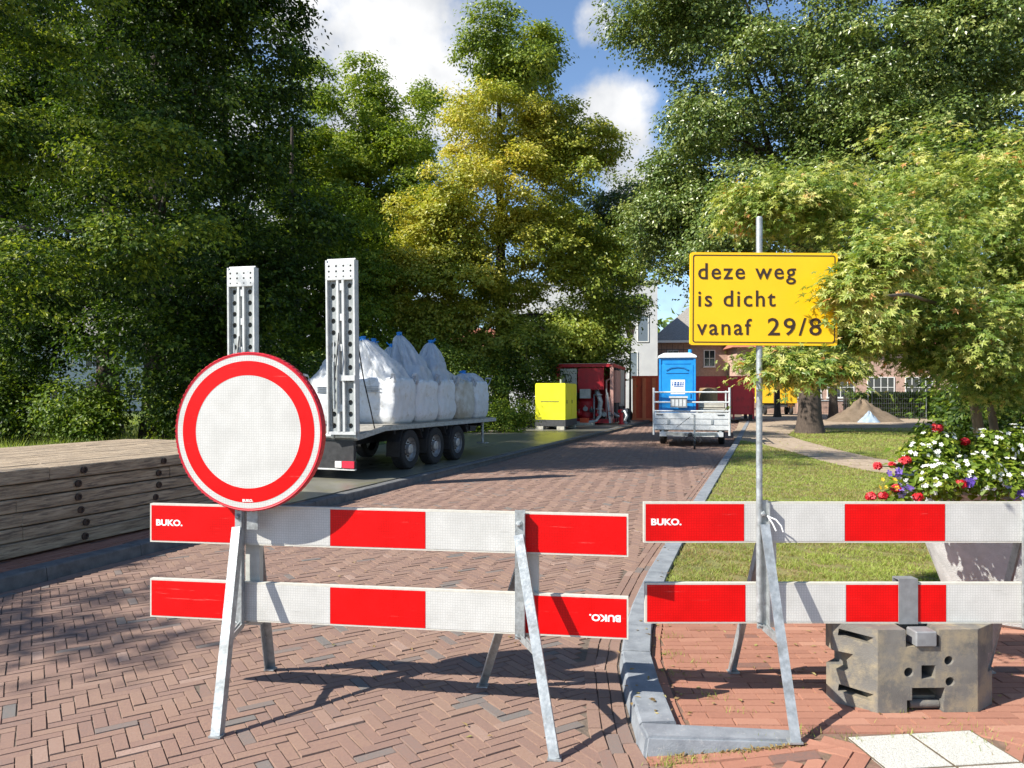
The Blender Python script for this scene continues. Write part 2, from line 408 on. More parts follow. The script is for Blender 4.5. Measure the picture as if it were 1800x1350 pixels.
def retro(name, c, c2, scr):
    """reflective sheet: fine honeycomb grid, streaky scratches, grime"""
    m = mat(name, c, c2, 7, .42, bump=.10, bscale=330, detail=4, spec=.25)
    nt = m.node_tree; N = nt.nodes; L = nt.links; b = N['Principled BSDF']; src = b.inputs['Base Color'].links[0].from_socket
    tc = N.new('ShaderNodeTexCoord')
    def layer(src, fac, col):
        mx = N.new('ShaderNodeMix'); mx.data_type = 'RGBA'; L.new(fac, mx.inputs[0]); L.new(src, mx.inputs[6]); mx.inputs[7].default_value = (*col, 1); return mx.outputs[2]
    def rng_(v, a, b_, k=1.0):
        r = N.new('ShaderNodeMapRange'); r.inputs[1].default_value = a; r.inputs[2].default_value = b_; r.inputs[4].default_value = k; L.new(v, r.inputs[0]); return r.outputs[0]
    v = N.new('ShaderNodeTexVoronoi'); v.feature = 'DISTANCE_TO_EDGE'; v.inputs['Scale'].default_value = 78; v.inputs['Randomness'].default_value = .25; L.new(tc.outputs['Object'], v.inputs['Vector'])
    src = layer(src, rng_(v.outputs['Distance'], .16, .0, .5), tuple(.55*q for q in c))
    for sc, st, thr, k in ((5, (.5, 9, 14), .63, .7), (7, (9, 9, .6), .72, .5), (70, (1, 1, 1), .70, .8)):
        mp = N.new('ShaderNodeMapping'); mp.inputs['Scale'].default_value = st; mp.inputs['Rotation'].default_value = (0, .06, 0); L.new(tc.outputs['Object'], mp.inputs[0])
        n = N.new('ShaderNodeTexNoise'); n.inputs['Scale'].default_value = sc; n.inputs['Detail'].default_value = 6; n.inputs['Roughness'].default_value = .75; L.new(mp.outputs[0], n.inputs['Vector'])
        src = layer(src, rng_(n.outputs[0], thr, thr+.06, k), scr)
    n = N.new('ShaderNodeTexNoise'); n.inputs['Scale'].default_value = 2.6; n.inputs['Detail'].default_value = 7; L.new(tc.outputs['Object'], n.inputs['Vector'])
    src = layer(src, rng_(n.outputs[0], .50, .78, .34), tuple(q*.62 for q in c))
    L.new(src, b.inputs['Base Color']); return m
M['red'] = retro('red', (.60, .0006, .001), (.72, .001, .002), (.70, .14, .12))
M['white'] = retro('white', (.52, .515, .485), (.61, .605, .575), (.28, .27, .24))
mk('white_edge', (.50, .48, .42), (.58, .56, .49), 40, .5, spots=(.45, .42, .36), sscale=16, samount=.33)
mk('red_rim', (.42, .008, .02), (.58, .012, .025), 20, .45)
mk('letter_white', (.82, .82, .80), rough=.5)
mk('galv', (.30, .325, .33), (.46, .485, .49), 34, .5, .5, bump=.10, bscale=60, spots=(.25, .26, .255), sscale=12, samount=.45)
mk('alu', (.55, .56, .55), (.70, .71, .70), 14, .5, .35, spots=(.40, .39, .36), sscale=5, samount=.35)
mk('cream_post', (.46, .47, .44), (.60, .61, .57), 12, .55, .2)
mk('plate_back', (.16, .163, .168), (.22, .225, .23), 20, .55)
mk('concrete_block', (.11, .104, .094), (.185, .172, .152), 5, .92, bump=.25, bscale=170, spots=(.27, .225, .15), sscale=7, samount=.48, detail=12)
mk('yellow_sign', (.86, .50, .004), (.92, .545, .006), 3, .45, spots=(.80, .44, .01), sscale=12, samount=.33)
mk('letter_dark', (.035, .018, .012), rough=.55)
mk('concrete', (.40, .415, .41), (.55, .56, .55), 8, .9, bump=.4, bscale=120, spots=(.30, .28, .25), sscale=5, samount=.38)

# ------------------------------------------------------------------ ground, road, kerbs
KERB = [(-1.0, .589), (3.27, .589), (3.4, .572), (3.556, .568), (3.70, .575), (4.34, .621), (4.76, .70), (5.4, .86), (6.56, 1.206), (8.5, 1.86), (11.5, 2.88), (16, 4.43), (22.4, 6.64), (60, 19.4)]
KY = np.array([k[0] for k in KERB]); KX = np.array([k[1] for k in KERB])
def xR(y): return np.interp(y, KY, KX)
def xL(y): return -4.17+.327*(np.asarray(y)-5.86)
ROAD_A = math.atan(.332)                    # the road leans this far from the camera's axis
U = Vector((math.sin(ROAD_A), math.cos(ROAD_A), 0)); V_ = Vector((U.y, -U.x, 0))
PAVE_Z = .05
def pave_z(x, y): return PAVE_Z*np.where(y > 3.345, 1.0, ss(.75, 1.5, x))

def sheet(name, poly, z, m):
    mb = MB(); mb.add([(x, y, z) for x, y in poly], [tuple(range(len(poly)))], m); o = mb.build(name); o['kind'] = 'structure'; return o
g = MB(); S = 400
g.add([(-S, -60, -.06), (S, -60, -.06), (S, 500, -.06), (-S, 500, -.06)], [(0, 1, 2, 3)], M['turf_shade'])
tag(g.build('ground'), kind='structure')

def brick_mesh(name, cx, cy, ang, L, W, m, z=0.0, seed=1, grey=.06, zf=None, base=.52, var=.065, gap=.0035, tilt=.006):
    rng = np.random.default_rng(seed); n = len(cx); h = .012; c = .0024
    L = np.broadcast_to(L, (n,)); W = np.broadcast_to(W, (n,))
    lx, wy = L/2-gap/2, W/2-gap/2
    sg = np.array([[-1, -1], [1, -1], [1, 1], [-1, 1]], float)
    top = np.stack([sg[None, :, 0]*(lx-c)[:, None], sg[None, :, 1]*(wy-c)[:, None]], -1)
    bot = np.stack([sg[None, :, 0]*lx[:, None], sg[None, :, 1]*wy[:, None]], -1)
    q = np.concatenate([top, bot], 1); ca, sa = np.cos(ang)[:, None], np.sin(ang)[:, None]
    jx = rng.normal(size=(n, 1))*.0012; rot = rng.normal(size=(n, 1))*.012
    qx = q[..., 0]-rot*q[..., 1]; qy = q[..., 1]+rot*q[..., 0]
    X = cx[:, None]+qx*ca-qy*sa+jx; Y = cy[:, None]+qx*sa+qy*ca
    zz = np.concatenate([np.zeros((n, 4)), np.full((n, 4), -h)], 1)+rng.normal(size=(n, 1))*.0016+rng.normal(size=(n, 1))*tilt*q[..., 0]+rng.normal(size=(n, 1))*tilt*q[..., 1]
    Z = zz + (z if zf is None else zf(X, Y))
    V = np.stack([X, Y, Z], -1)
    f = np.array([[0, 1, 2, 3], [0, 4, 5, 1], [1, 5, 6, 2], [2, 6, 7, 3], [3, 7, 4, 0]])
    F = (f[None]+(np.arange(n)*8)[:, None, None]).reshape(-1, 4)
    t = base+var*rng.normal(size=n); g_ = rng.random(n) < grey; t[g_] = rng.uniform(.02, .2, g_.sum()); lt = rng.random(n) < .05; t[lt] += .25
    o = arrays_mesh(name, V, F, m, np.repeat(t.clip(0, 1), 8)); o['kind'] = 'structure'; return o

def herring(x0, x1, y0, y1, ang, W=.0625, k=3):
    """centres of a herringbone field with its axes turned by ang"""
    ca, sa = math.cos(ang), math.sin(ang); cor = np.array([[x0, y0], [x1, y0], [x1, y1], [x0, y1]])
    u = cor[:, 0]*ca+cor[:, 1]*sa; v = -cor[:, 0]*sa+cor[:, 1]*ca
    iu = np.arange(int(u.min()/W)-4, int(u.max()/W)+5); iv = np.arange(int(v.min()/W)-4, int(v.max()/W)+5)
    A, B = np.meshgrid(iu, iv, indexing='ij'); A = A.ravel(); B = B.ravel()
    h = (A-B) % (2*k) == 0; w = (B-A) % (2*k) == 1
    U_ = np.concatenate([(A[h]+k/2)*W, (A[w]+.5)*W]); V2 = np.concatenate([(B[h]+.5)*W, (B[w]+k/2)*W])
    an = np.concatenate([np.full(h.sum(), ang), np.full(w.sum(), ang+math.pi/2)])
    X = U_*ca-V2*sa; Y = U_*sa+V2*ca
    ok = (X > x0) & (X < x1) & (Y > y0) & (Y < y1)
    return X[ok], Y[ok], an[ok]

# joints under the bricks, then the bricks of the carriageway (herringbone at 45 degrees to the road)
sheet('road_bed', [(-40, -20), (40, -20), (40, 3.6), (.75, 3.6), (.75, 4.5), (1.4, 6.6), (3.0, 11.5), (6.8, 22.4), (19.6, 60), (14, 62), (-2.17, 12.5), (-4.4, 5.8), (-7, 0), (-40, 0)], -.009, M['joint'])
hx, hy, ha = herring(-9, 17, 1.2, 46, R(33))
xr, xl = xR(hy), xL(hy)
near = (hy < 3.28) & (hx > .589-.02)
ok = (((hx < xr-.192) & (hx > xl+.12)) | ((hy < 5.9) & (hx < xr-.192)) ) & ~near & (np.hypot(hx, hy) < 60) & (hx > xl-6)
ok &= (hy > 1.2)
brick_mesh('road', hx[ok], hy[ok], ha[ok], .1875, .0625, M['brick'], -.002, 3, .045)
# two gutter courses along the right kerb
def course(off, y0, y1, L, side='R'):
    xs, ys, an = [], [], []; y = y0
    while y < y1:
        f = xR if side == 'R' else xL
        x = float(f(y)); x2 = float(f(y+.05)); d = Vector((x2-x, .05)).normalized(); nrm = Vector((d.y, -d.x)); s = -1 if side == 'R' else 1
        xs.append(x+s*nrm.x*off); ys.append(y+s*nrm.y*off); an.append(math.atan2(d.y, d.x)); y += L*d.y
    return np.array(xs), np.array(ys), np.array(an)
for i, (off, sd, y0) in enumerate(((.036, 'R', 1.5), (.1025, 'R', 1.4), (.169, 'R', 1.45), (.036, 'L', 3.5), (.1025, 'L', 3.45))):
    a = course(off, y0, 40, .2, sd); brick_mesh('road_gutter', *a, .2, .0665, M['brick'], 0.0, 30+i, .1)

# right pavement: bricks in rows inside the kerb, rising softly from the road in front of the kerb tail
def grid_sheet(name, x0, x1, y0, y1, nx, ny, zf, m):
    X, Y = np.meshgrid(np.linspace(x0, x1, nx), np.linspace(y0, y1, ny), indexing='ij'); Z = zf(X, Y)
    V = np.stack([X, Y, Z], -1).reshape(-1, 3); i = np.arange(nx*ny).reshape(nx, ny)
    F = np.stack([i[:-1, :-1], i[1:, :-1], i[1:, 1:], i[:-1, 1:]], -1).reshape(-1, 4)
    o = arrays_mesh(name, V, F, m); o['kind'] = 'structure'; return o
grid_sheet('pavement_bed', .66, 9, 3.35, 5.75, 40, 20, lambda x, y: np.full(x.shape, PAVE_Z-.009)-.08*(x < xR(y)+.03), M['joint_red'])
grid_sheet('pavement_apron', .595, 9, -2, 3.35, 60, 30, lambda x, y: pave_z(x, np.minimum(y, 3.3))-.0075, M['joint_red'])
TA = R(6.5); TO = Vector((1.517, 3.342)); tx = Vector((math.cos(TA), math.sin(TA))); ty = Vector((math.sin(TA), -math.cos(TA)))
def in_tiles(x, y): 
    u = (x-TO.x)*tx.x+(y-TO.y)*tx.y; v = (x-TO.x)*ty.x+(y-TO.y)*ty.y
    return (u > -.03) & (u < .63) & (v > -.03) & (v < 1.23)
W = .0735; L_ = .212
ii, jj = np.meshgrid(np.arange(-4, 46), np.arange(-20, 58), indexing='ij')
bx = (ii*L_+(jj % 2)*L_*.5+.1).ravel(); by = (3.36+jj*W).ravel(); a_ = 0.0
X = bx*math.cos(a_)-(by-3.36)*math.sin(a_); Y = 3.36+bx*math.sin(a_)*.6+(by-3.36)
ok = (Y > 3.40) & (X > xR(Y)+.25+.5*.212) & (Y < 5.62) & (X < 6.5)
brick_mesh('pavement', X[ok], Y[ok], np.full(ok.sum(), a_*.6), L_, W, M['brick_red'], PAVE_Z, 5, .05)
# cut bricks that close each row against the edge course
rows = sorted(set(np.round(Y[ok], 3))); ex, ey, el = [], [], []
for yv in rows:
    x_in = X[ok][np.abs(Y[ok]-yv) < .002].min()-L_/2; x_ed = float(xR(yv))+.262
    if x_in-x_ed > .02: ex.append((x_in+x_ed)/2); ey.append(yv); el.append(x_in-x_ed)
if ex: brick_mesh('pavement_cut', np.array(ex), np.array(ey), np.zeros(len(ex)), np.array(el), W, M['brick_red'], PAVE_Z, 15, .05)
a = course(-.222, 3.46, 5.6, .205); brick_mesh('pavement_edge', *a, .205, .06, M['brick_red'], PAVE_Z, 8, .05)
hx2, hy2, ha2 = herring(.55, 5.2, 1.2, 3.42, R(-38), .0735)
for r_ in range(2):
    xs_ = np.arange(.70+.1*r_, 1.40, .212); brick_mesh('pavement_row', xs_, 3.235-r_*.074+(xs_-.6)*.06, np.full(len(xs_), R(3.4)), .212, .0735, M['brick_red'], 0, 18+r_, .05, zf=pave_z)
ok = ((hy2 < 3.115) | ((hx2 > 1.42) & (hy2 < 3.26)) | ((hx2 > 1.33) & (hy2 < 3.40))) & (hx2 > .585) & ~in_tiles(hx2, hy2)
brick_mesh('pavement_front', hx2[ok], hy2[ok], ha2[ok], .2205, .0735, M['brick_red'], 0, 6, .08, zf=pave_z)
q = [TO-tx*.006-ty*.006, TO+tx*.605-ty*.006, TO+tx*.605+ty*.93, TO-tx*.006+ty*.93]; sheet('slab_joint', [(p.x, p.y) for p in q][::-1], PAVE_Z+.0015, M['soil'])
for r in range(3):
    for c in range(2):
        o = TO+tx*(.303*c)+ty*(.303*r); mb = MB(); q = [o, o+tx*.293, o+tx*.293+ty*.293, o+ty*.293]
        zt = PAVE_Z+.004; ins = .004; ce = o+tx*.15+ty*.15
        mb.add([(p.x, p.y, zt-.03) for p in q]+[(p.x+(ce.x-p.x)*.02, p.y+(ce.y-p.y)*.02, zt) for p in q], [(7, 6, 5, 4), (1, 0, 4, 5), (2, 1, 5, 6), (3, 2, 6, 7), (0, 3, 7, 4)], M['slab_white'])
        tag(mb.build('paving_slab'), 'white grainy square concrete slab set in the red brick pavement', 'paving slab', 'white square slabs in the brick pavement')

# kerb stones
def kerb_run(name, f, side, y0, y1, w, h, step, m, z0=-.05, seed=2, batter=.018):
    rng = random.Random(seed); mb = MB(); y = y0
    while y < y1:
        st = step if y > 6 else step*.5
        ye = y+st-.006; ring = []
        for yy in (y, ye):
            x = float(f(yy)); d = Vector((float(f(yy+.05))-float(f(yy-.05)), .1)).normalized(); nr = Vector((d.y, -d.x))*side
            dz = rng.uniform(-.003, .003)
            prof = [(0.0, z0), (batter, h-.012+dz), (batter+.012, h+dz), (w-.006, h+dz), (w, h-.008+dz), (w, z0)]
            ring.append([(x+nr.x*a, yy+nr.y*a, b) for a, b in prof])
        k = 6; fs = [(i, (i+1) % k, k+(i+1) % k, k+i) for i in range(k)]+[tuple(reversed(range(k))), tuple(range(k, 2*k))]
        if side < 0: fs = [tuple(reversed(q)) for q in fs]
        mb.add(ring[0]+ring[1], fs, m); y += st
    return tag(mb.build(name), kind='structure')
kerb_run('kerb_right', xR, 1, 3.42, 58, .19, .085, .98, M['kerb'])
kerb_run('kerb_left', xL, -1, .5, 58, .19, .115, .98, M['kerb_dark'], seed=4)
mb = MB()   # corner stone with its tail running flush into the pavement
mb.add([(.572, 3.255, -.05), (1.30, 3.30, -.05), (1.30, 3.43, -.05), (.565, 3.43, -.05),
        (.598, 3.285, .083), (1.30, 3.31, .052), (1.30, 3.425, .052), (.585, 3.425, .087)],
       [(3, 2, 1, 0), (4, 5, 6, 7), (0, 1, 5, 4), (1, 2, 6, 5), (2, 3, 7, 6), (3, 0, 4, 7)], M['kerb'])
tag(mb.build('kerb_corner', bevel=.012, segs=2), kind='structure')

# left pavement: brick strip, then steel road plates further on
LP = .105
sheet('pavement_left_bed', [(-7.2, -3), (-4.3, 5.86), (-.15, 18.0), (14.0, 61), (-30, 61), (-30, -3)], LP-.011, M['soil'])
ii, jj = np.meshgrid(np.arange(-10, 60), np.arange(0, 14), indexing='ij')
u_ = (ii*.21+(jj % 2)*.105).ravel(); v_ = -(jj*.07+.23).ravel()
X = xL(5.86)+U.x*u_+V_.x*v_; Y = 5.86+U.y*u_+V_.y*v_
ok = Y < 10.5
brick_mesh('pavement_left', X[ok], Y[ok], np.full(ok.sum(), math.pi/2-ROAD_A), .21, .07, M['brick_red'], LP, 9, .06)
rng = random.Random(5)
for k in range(6):
    for r in range(3):
        if r == 2 and k > 3: continue
        mb = MB(); w, l = 1.48, 5.96
        mb.box((-w/2, -l/2, 0), (w/2, l/2, .014), M['steel_plate'])
        for sx in (-1, 1):
            for sy in (-1, 1): mb.lathe([(.05, .0141), (.05, .0155), (.0, .0155)], 14, M['rust'], Matrix.Translation((sx*(w/2-.18), sy*(l/2-.25), 0)), False)
        c = Vector((float(xL(9.6)), 9.6, 0))+U*(l/2+k*5.98+rng.uniform(-.02, .02))-V_*(.24+.75+r*1.5)
        o = mb.build('road_plate', bevel=.003); o.location = (c.x, c.y, LP+.004); o.rotation_euler = (0, 0, -ROAD_A+rng.uniform(-.004, .004))
        tag(o, 'dark mossy steel road plate laid flat in rows beside the left kerb', 'road plate', 'steel road plates beside the kerb')

# lawn and dirt path on the right
lawn = [(float(xR(y))+.2*1.05, y) for y in (5.7, 6.56, 8.5, 11.5, 16, 22.4, 30, 45)]+[(40, 45), (40, 5.7)]
sheet('lawn', lawn, .056, M['turf'])
def Gp(px, py, z=.06): Y = (EYE-z)*1300/(py-694); return ((px-900)/1300*Y, Y)
sheet('dirt_path', [Gp(1290, 772), Gp(1330, 779), Gp(1395, 795), Gp(1450, 812), Gp(1520, 827), Gp(1600, 838), Gp(1900, 848), Gp(1900, 812), Gp(1600, 812), Gp(1540, 806), Gp(1470, 790), Gp(1410, 774), Gp(1385, 765), Gp(1400, 752), Gp(1300, 750), Gp(1288, 758)], .062, M['dirt'])
sheet('dirt_yard', [(9.2, 30.5), (30, 34), (42, 36), (42, 61), (19, 61)], .066, M['dirt'])
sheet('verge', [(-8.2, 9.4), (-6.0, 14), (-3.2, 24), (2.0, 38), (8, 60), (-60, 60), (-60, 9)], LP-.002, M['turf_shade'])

# ------------------------------------------------------------------ stacked timber mats on the left
MAT_A = ROAD_A
def mat_thing(level, colx, u0, u1, label):
    t = empty('timber_mat', (0, 0, 0)); h = .132; z0 = LP+.02+level*h
    o = Vector((-4.72, 6.05, 0)) - V_*colx; root = o+U*u0
    t.location = (root.x, root.y, z0); t.rotation_euler = (0, 0, -MAT_A)
    tag(t, label, 'timber mat', 'stacked timber mats beside the road')
    rg = random.Random(level*7+int(colx*10)); mb = MB(); x = 0.0
    jog = rg.uniform(-.025, .02)
    while x < 2.9:                                      # beams side by side
        w = .20; cuts = [0.0, u1-u0]
        cuts[1:1] = sorted((u1-u0)*(k+rg.uniform(.1, .9))/3 for k in range(3))
        for a, b in zip(cuts[:-1], cuts[1:]):
            dz = rg.uniform(-.004, .004); dx = rg.uniform(-.008, .008) if x == 0 else 0
            mb.box((-x-w+.006, a+.004+rg.uniform(-.02, .0), .004), (-x+jog*(x == 0)+dx, b-.004, h-.006+dz), M['timber'])
        x += w
    mb.build('beam_deck', parent=t, bevel=.008)
    if colx < .5:
        for k in range(int((u1-u0)/1.0)+1):
            y = .35+k*1.0+rg.uniform(-.06, .06)
            if y > u1-u0-.1: break
            b = MB(); T = Matrix.Translation((jog+.012, y, h*.5)) @ Matrix.Rotation(R(90), 4, 'Y')
            b.lathe([(.036, -.012), (.036, .006), (.022, .010), (.018, -.004), (0, -.004)], 14, M['rust'], T)
            b.build('bolt', parent=t)
    return t
names = ['lowest', 'second', 'third', 'fourth', 'fifth', 'topmost']
for lv in range(6):
    mat_thing(lv, 0.0, -4.0+.06*(lv % 2), 4.75+.05*(lv % 3), f'{names[lv]} weathered timber mat in the stack left of the round sign')
mb = MB(); mb.cbox((0, 0, 0), (.20, 1.35, .03), M['timber'])
o = mb.build('loose_board', bevel=.004); o.location = (-4.42, 7.75, LP+.018); o.rotation_euler = (0, R(2), -ROAD_A-.08)
tag(o, 'loose flat board lying on the brick strip before the timber stack', 'board')

# ------------------------------------------------------------------ barriers
def plank(root, name, x0, x1, zb, h, yf, cols, tilt=0.0, brand=None):
    """2.5 m board, front face at yf (local), stripes set proud of a white core"""
    t = .028; mb = MB(); mb.box((x0, yf, zb), (x1, yf+t, zb+h), M['white_edge'])
    e = .009; n = len(cols); w = (x1-x0)/n
    for i, c in enumerate(cols):
        a = x0+i*w+(e if i == 0 else .001); b = x0+(i+1)*w-(e if i == n-1 else .001)
        mb.add([(a, yf-.0016, zb+e), (b, yf-.0016, zb+e), (b, yf-.0016, zb+h-e), (a, yf-.0016, zb+h-e)], [(0, 1, 2, 3)], M['red' if c == 'r' else 'white'])
        mb.add([(a, yf+t+.0016, zb+e), (b, yf+t+.0016, zb+e), (b, yf+t+.0016, zb+h-e), (a, yf+t+.0016, zb+h-e)], [(3, 2, 1, 0)], M['red' if c == 'r' else 'white'])
    o = mb.build('plank', parent=root)
    if brand == 'up': text('lettering', 'BUKO.', .044, M['letter_white'], o, (x0+.035, yf-.0022, zb+h*.44), (1, 0, 0), (0, 0, 1), .0005, .0016, 1.0, sx=1.18)
    if brand == 'down': text('lettering', 'BUKO.', .044, M['letter_white'], o, (x1-.035, yf-.0022, zb+h*.56), (-1, 0, 0), (0, 0, -1), .0005, .0016, 1.0, sx=1.18)
    return o

def trestle(root, x, yf, zt, zb, front, rear):
    """galvanised stand: two posts clasping the planks, splayed legs, brace, bolt"""
    mb = MB(); w = .052
    mb.box((x-w/2, yf-.016, zb-.02), (x+w/2, yf-.011, zt+.012), M['galv'])
    mb.box((x-w/2, yf-.011, zb-.02), (x-w/2+.005, yf-.002, zt+.012), M['galv'])
    mb.box((x+w/2-.005, yf-.045, zb-.02), (x+w/2, yf-.016, zt-.0), M['galv'])
    mb.build('post', parent=root)
    mb = MB(); mb.box((x+.005, yf+.036, zb-.03), (x+.085, yf+.042, zt-.02), M['cream_post']); mb.box((x+.080, yf+.042, zb-.03), (x+.085, yf+.075, zt-.02), M['cream_post'])
    mb.build('post', parent=root)
    top = Vector((x, yf-.035, zt-.13)); f = Vector(front)
    mb = MB(); mb.angle(top+(f-top).normalized()*-.02, f, .046, .005, (0, -1, .4), M['galv']); mb.cbox((f.x, f.y-.004, f.z+.004), (.06, .05, .008), M['galv']); mb.build('leg', parent=root)
    top2 = Vector((x+.045, yf+.062, zt-.10)); r = Vector(rear)
    mb = MB(); mb.angle(top2, r, .046, .005, (0, 1, .4), M['galv']); mb.cbox((r.x, r.y+.004, r.z+.004), (.06, .05, .008), M['galv']); mb.build('leg', parent=root)
    q = top.lerp(f, .56)
    mb = MB(); mb.bar((x, yf-.012, zb-.012), q, .032, .006, (1, 0, 0), M['galv']); mb.bar((x+.02, yf-.012, zb-.012), q+Vector((.014, 0, 0)), .006, .03, (0, 0, 1), M['galv']); mb.build('brace', parent=root)
    mb = MB(); T = Matrix.Translation((x-.004, yf-.017, zt-.055)) @ Matrix.Rotation(R(90), 4, 'X')
    mb.lathe([(.017, 0), (.017, .006), (.012, .012), (.009, .022), (0, .024)], 6, M['galv'], T, False); mb.build('bolt', parent=root)
    mb = MB(); mb.tube([(x-.02, yf-.02, zb+.0), (x+.01, yf-.03, zb-.012), (x+.03, yf+.04, zb-.012)], .006, 6, M['galv']); mb.build('pin', parent=root)

BL = math.atan2(3.58-3.95, .559+1.93)
b1 = empty('road_barrier', (-.685, 3.765, 0), BL, 'red and white plank barrier standing on the road under the round sign', 'barrier', 'red and white plank barriers')
def to_local(root, p): return root.matrix_basis.inverted() @ Vector(p)
plank(b1, 'plank', -1.262, 1.262, .815, .205, 0, 'rwrwr', brand='up')
plank(b1, 'plank', -1.262, 1.262, .415, .205, 0, 'rwrwr', brand='down')
trestle(b1, -.742, 0, 1.02, .415, to_local(b1, (-1.383, 3.47, 0)), to_local(b1, (-1.408, 4.306, 0)))
trestle(b1, .735, 0, 1.02, .415, to_local(b1, (.188, 3.255, 0)), to_local(b1, (-.162, 4.055, 0)))
b2 = empty('road_barrier', (1.915, 3.70, PAVE_Z), 0.0, 'red and white plank barrier standing on the brick pavement under the yellow sign', 'barrier', 'red and white plank barriers')
plank(b2, 'plank', -1.256, 1.256, .81, .203, 0, 'rwrwr', brand='up')
plank(b2, 'plank', -1.248, 1.264, .405, .203, .004, 'rwrwr')
trestle(b2, -.665, 0, 1.013, .405, to_local(b2, (1.262, 3.305, PAVE_Z)), to_local(b2, (1.235, 4.13, PAVE_Z)))
trestle(b2, .66, 0, 1.013, .405, to_local(b2, (2.60, 3.31, PAVE_Z)), to_local(b2, (2.66, 4.13, PAVE_Z)))
# strap tail tied round the post bolt
mb = MB(); mb.tube([(1.262, 3.66, 1.0), (1.30, 3.645, .985), (1.325, 3.64, .955), (1.335, 3.64, .925)], .004, 6, M['letter_white']); mb.tube([(1.265, 3.66, 1.0), (1.285, 3.645, .965), (1.30, 3.64, .93)], .004, 6, M['letter_white'])
tag(mb.build('cable_tie'), 'white cable tie tails hanging from the right barrier post', 'cable tie')

# round closed-road sign
sg = empty('round_sign', (-1.337, 3.742, 1.010), BL-R(1), 'round red sign with white centre standing on the left barrier', 'road sign')
T = Matrix.Translation((0, 0, .403)) @ Matrix.Rotation(R(90), 4, 'X')      # z of the profile faces the camera
mb = MB()
mb.lathe([(0, .001), (.286, .001), (.2862, .0018), (.359, .0018), (.3592, .001), (.388, .001), (.3882, .002), (.393, .002)], 96, None, T, False,
         [M['white'], M['white'], M['red'], M['white'], M['white'], M['red_rim'], M['red_rim']])
face = mb.build('face', M['white'], sg)
text('lettering', 'BUKO.', .017, M['letter_white'], face, (-.028, -.0026, -.3535+.403), (1, 0, 0), (0, 0, 1), .0004, .0008, sx=1.15)
mb = MB(); mb.lathe([(.393, .002), (.398, .004), (.403, -.004), (.403, -.036), (.396, -.042), (.385, -.042), (.385, -.006), (0, -.006)], 96, M['red_rim'], T)
for k in range(92):
    a = 2*math.pi*k/92; Tk = T @ Matrix.Rotation(a, 4, 'Z') @ Matrix.Translation((.4022, 0, -.018)); mb.cbox((0, 0, 0), (.005, .011, .030), M['red_rim'], Tk)
mb.build('rim', M['red_rim'], sg)
mb = MB(); mb.box((-.03, .044, -.10), (.03, .050, .62), M['galv']); mb.box((-.03, .012, .12), (.03, .044, .16), M['galv']); mb.box((-.03, .012, .55), (.03, .044, .59), M['galv']); mb.build('bracket', parent=sg)

# yellow text sign on its pole
ys = empty('text_sign', (1.232, 3.685, PAVE_Z), 0.0, 'yellow rectangular sign with dark Dutch text on a thin grey pole', 'road sign')
mb = MB(); mb.tube([(0, 0, .42), (0, 0, 2.43)], .0155, 14, M['galv']); mb.lathe([(.0155, 2.43), (.012, 2.437), (0, 2.438)], 14, M['galv']); mb.build('pole', parent=ys)
x0 = (1209-900)/1300*3.66-1.232; x1 = (1468-900)/1300*3.66-1.232; z1 = EYE+(694-444)/1300*3.66-PAVE_Z; z0 = EYE+(694-607)/1300*3.66-PAVE_Z
Ts = Matrix.Translation((0, -.024, 0)) @ Matrix.Rotation(R(.35), 4, 'Y')
def rrect(a, b, c, d, r, n=5):
    out = []
    for (cx, cy, s) in ((b-r, d-r, 0), (a+r, d-r, 90), (a+r, c+r, 180), (b-r, c+r, 270)):
        for k in range(n+1):
            t = R(s+90*k/n); out.append((cx+r*math.cos(t), cy+r*math.sin(t)))
    return out
Tp = Ts @ Matrix.Rotation(R(90), 4, 'X')
mb = MB(); mb.prism(rrect(x0, x1, z0, z1, .012), -.006, 0, M['yellow_sign'], Tp); mb.prism(rrect(x0, x1, z0, z1, .012), -.018, -.0062, M['yellow_sign'], Tp)
pan = mb.build('panel', parent=ys)
mb = MB(); o1 = rrect(x0+.012, x1-.012, z0+.012, z1-.012, .012); i1 = rrect(x0+.017, x1-.017, z0+.017, z1-.017, .009); k = len(o1)
mb.add([Tp @ Vector((a, b, .0012)) for a, b in o1]+[Tp @ Vector((a, b, .0012)) for a, b in i1], [(j, (j+1) % k, k+(j+1) % k, k+j) for j in range(k)], M['letter_dark']); mb.build('border', parent=pan)
LX = x0+.034
for body, by, dx in (('deze weg', 491, 0), ('is dicht', 539, 0), ('vanaf', 589, 0), ('29/8', 589, 123)):
    z = EYE+(694-by)/1300*3.66-PAVE_Z
    text('lettering', body, .1135 if not dx else .122, M['letter_dark'], pan, Ts @ Vector((LX+dx/1300*3.66, -.0012, z)), (1, 0, 0), (0, 0, 1), .0006, .0009, 1.17, sx=.98 if not dx else 1.10)
mb = MB(); 
for zc in (z0+.08, z1-.08): mb.box((-.03, -.019, zc-.014), (.03, -.004+.022, zc+.014), M['galv'])
mb.build('clamp', parent=ys)

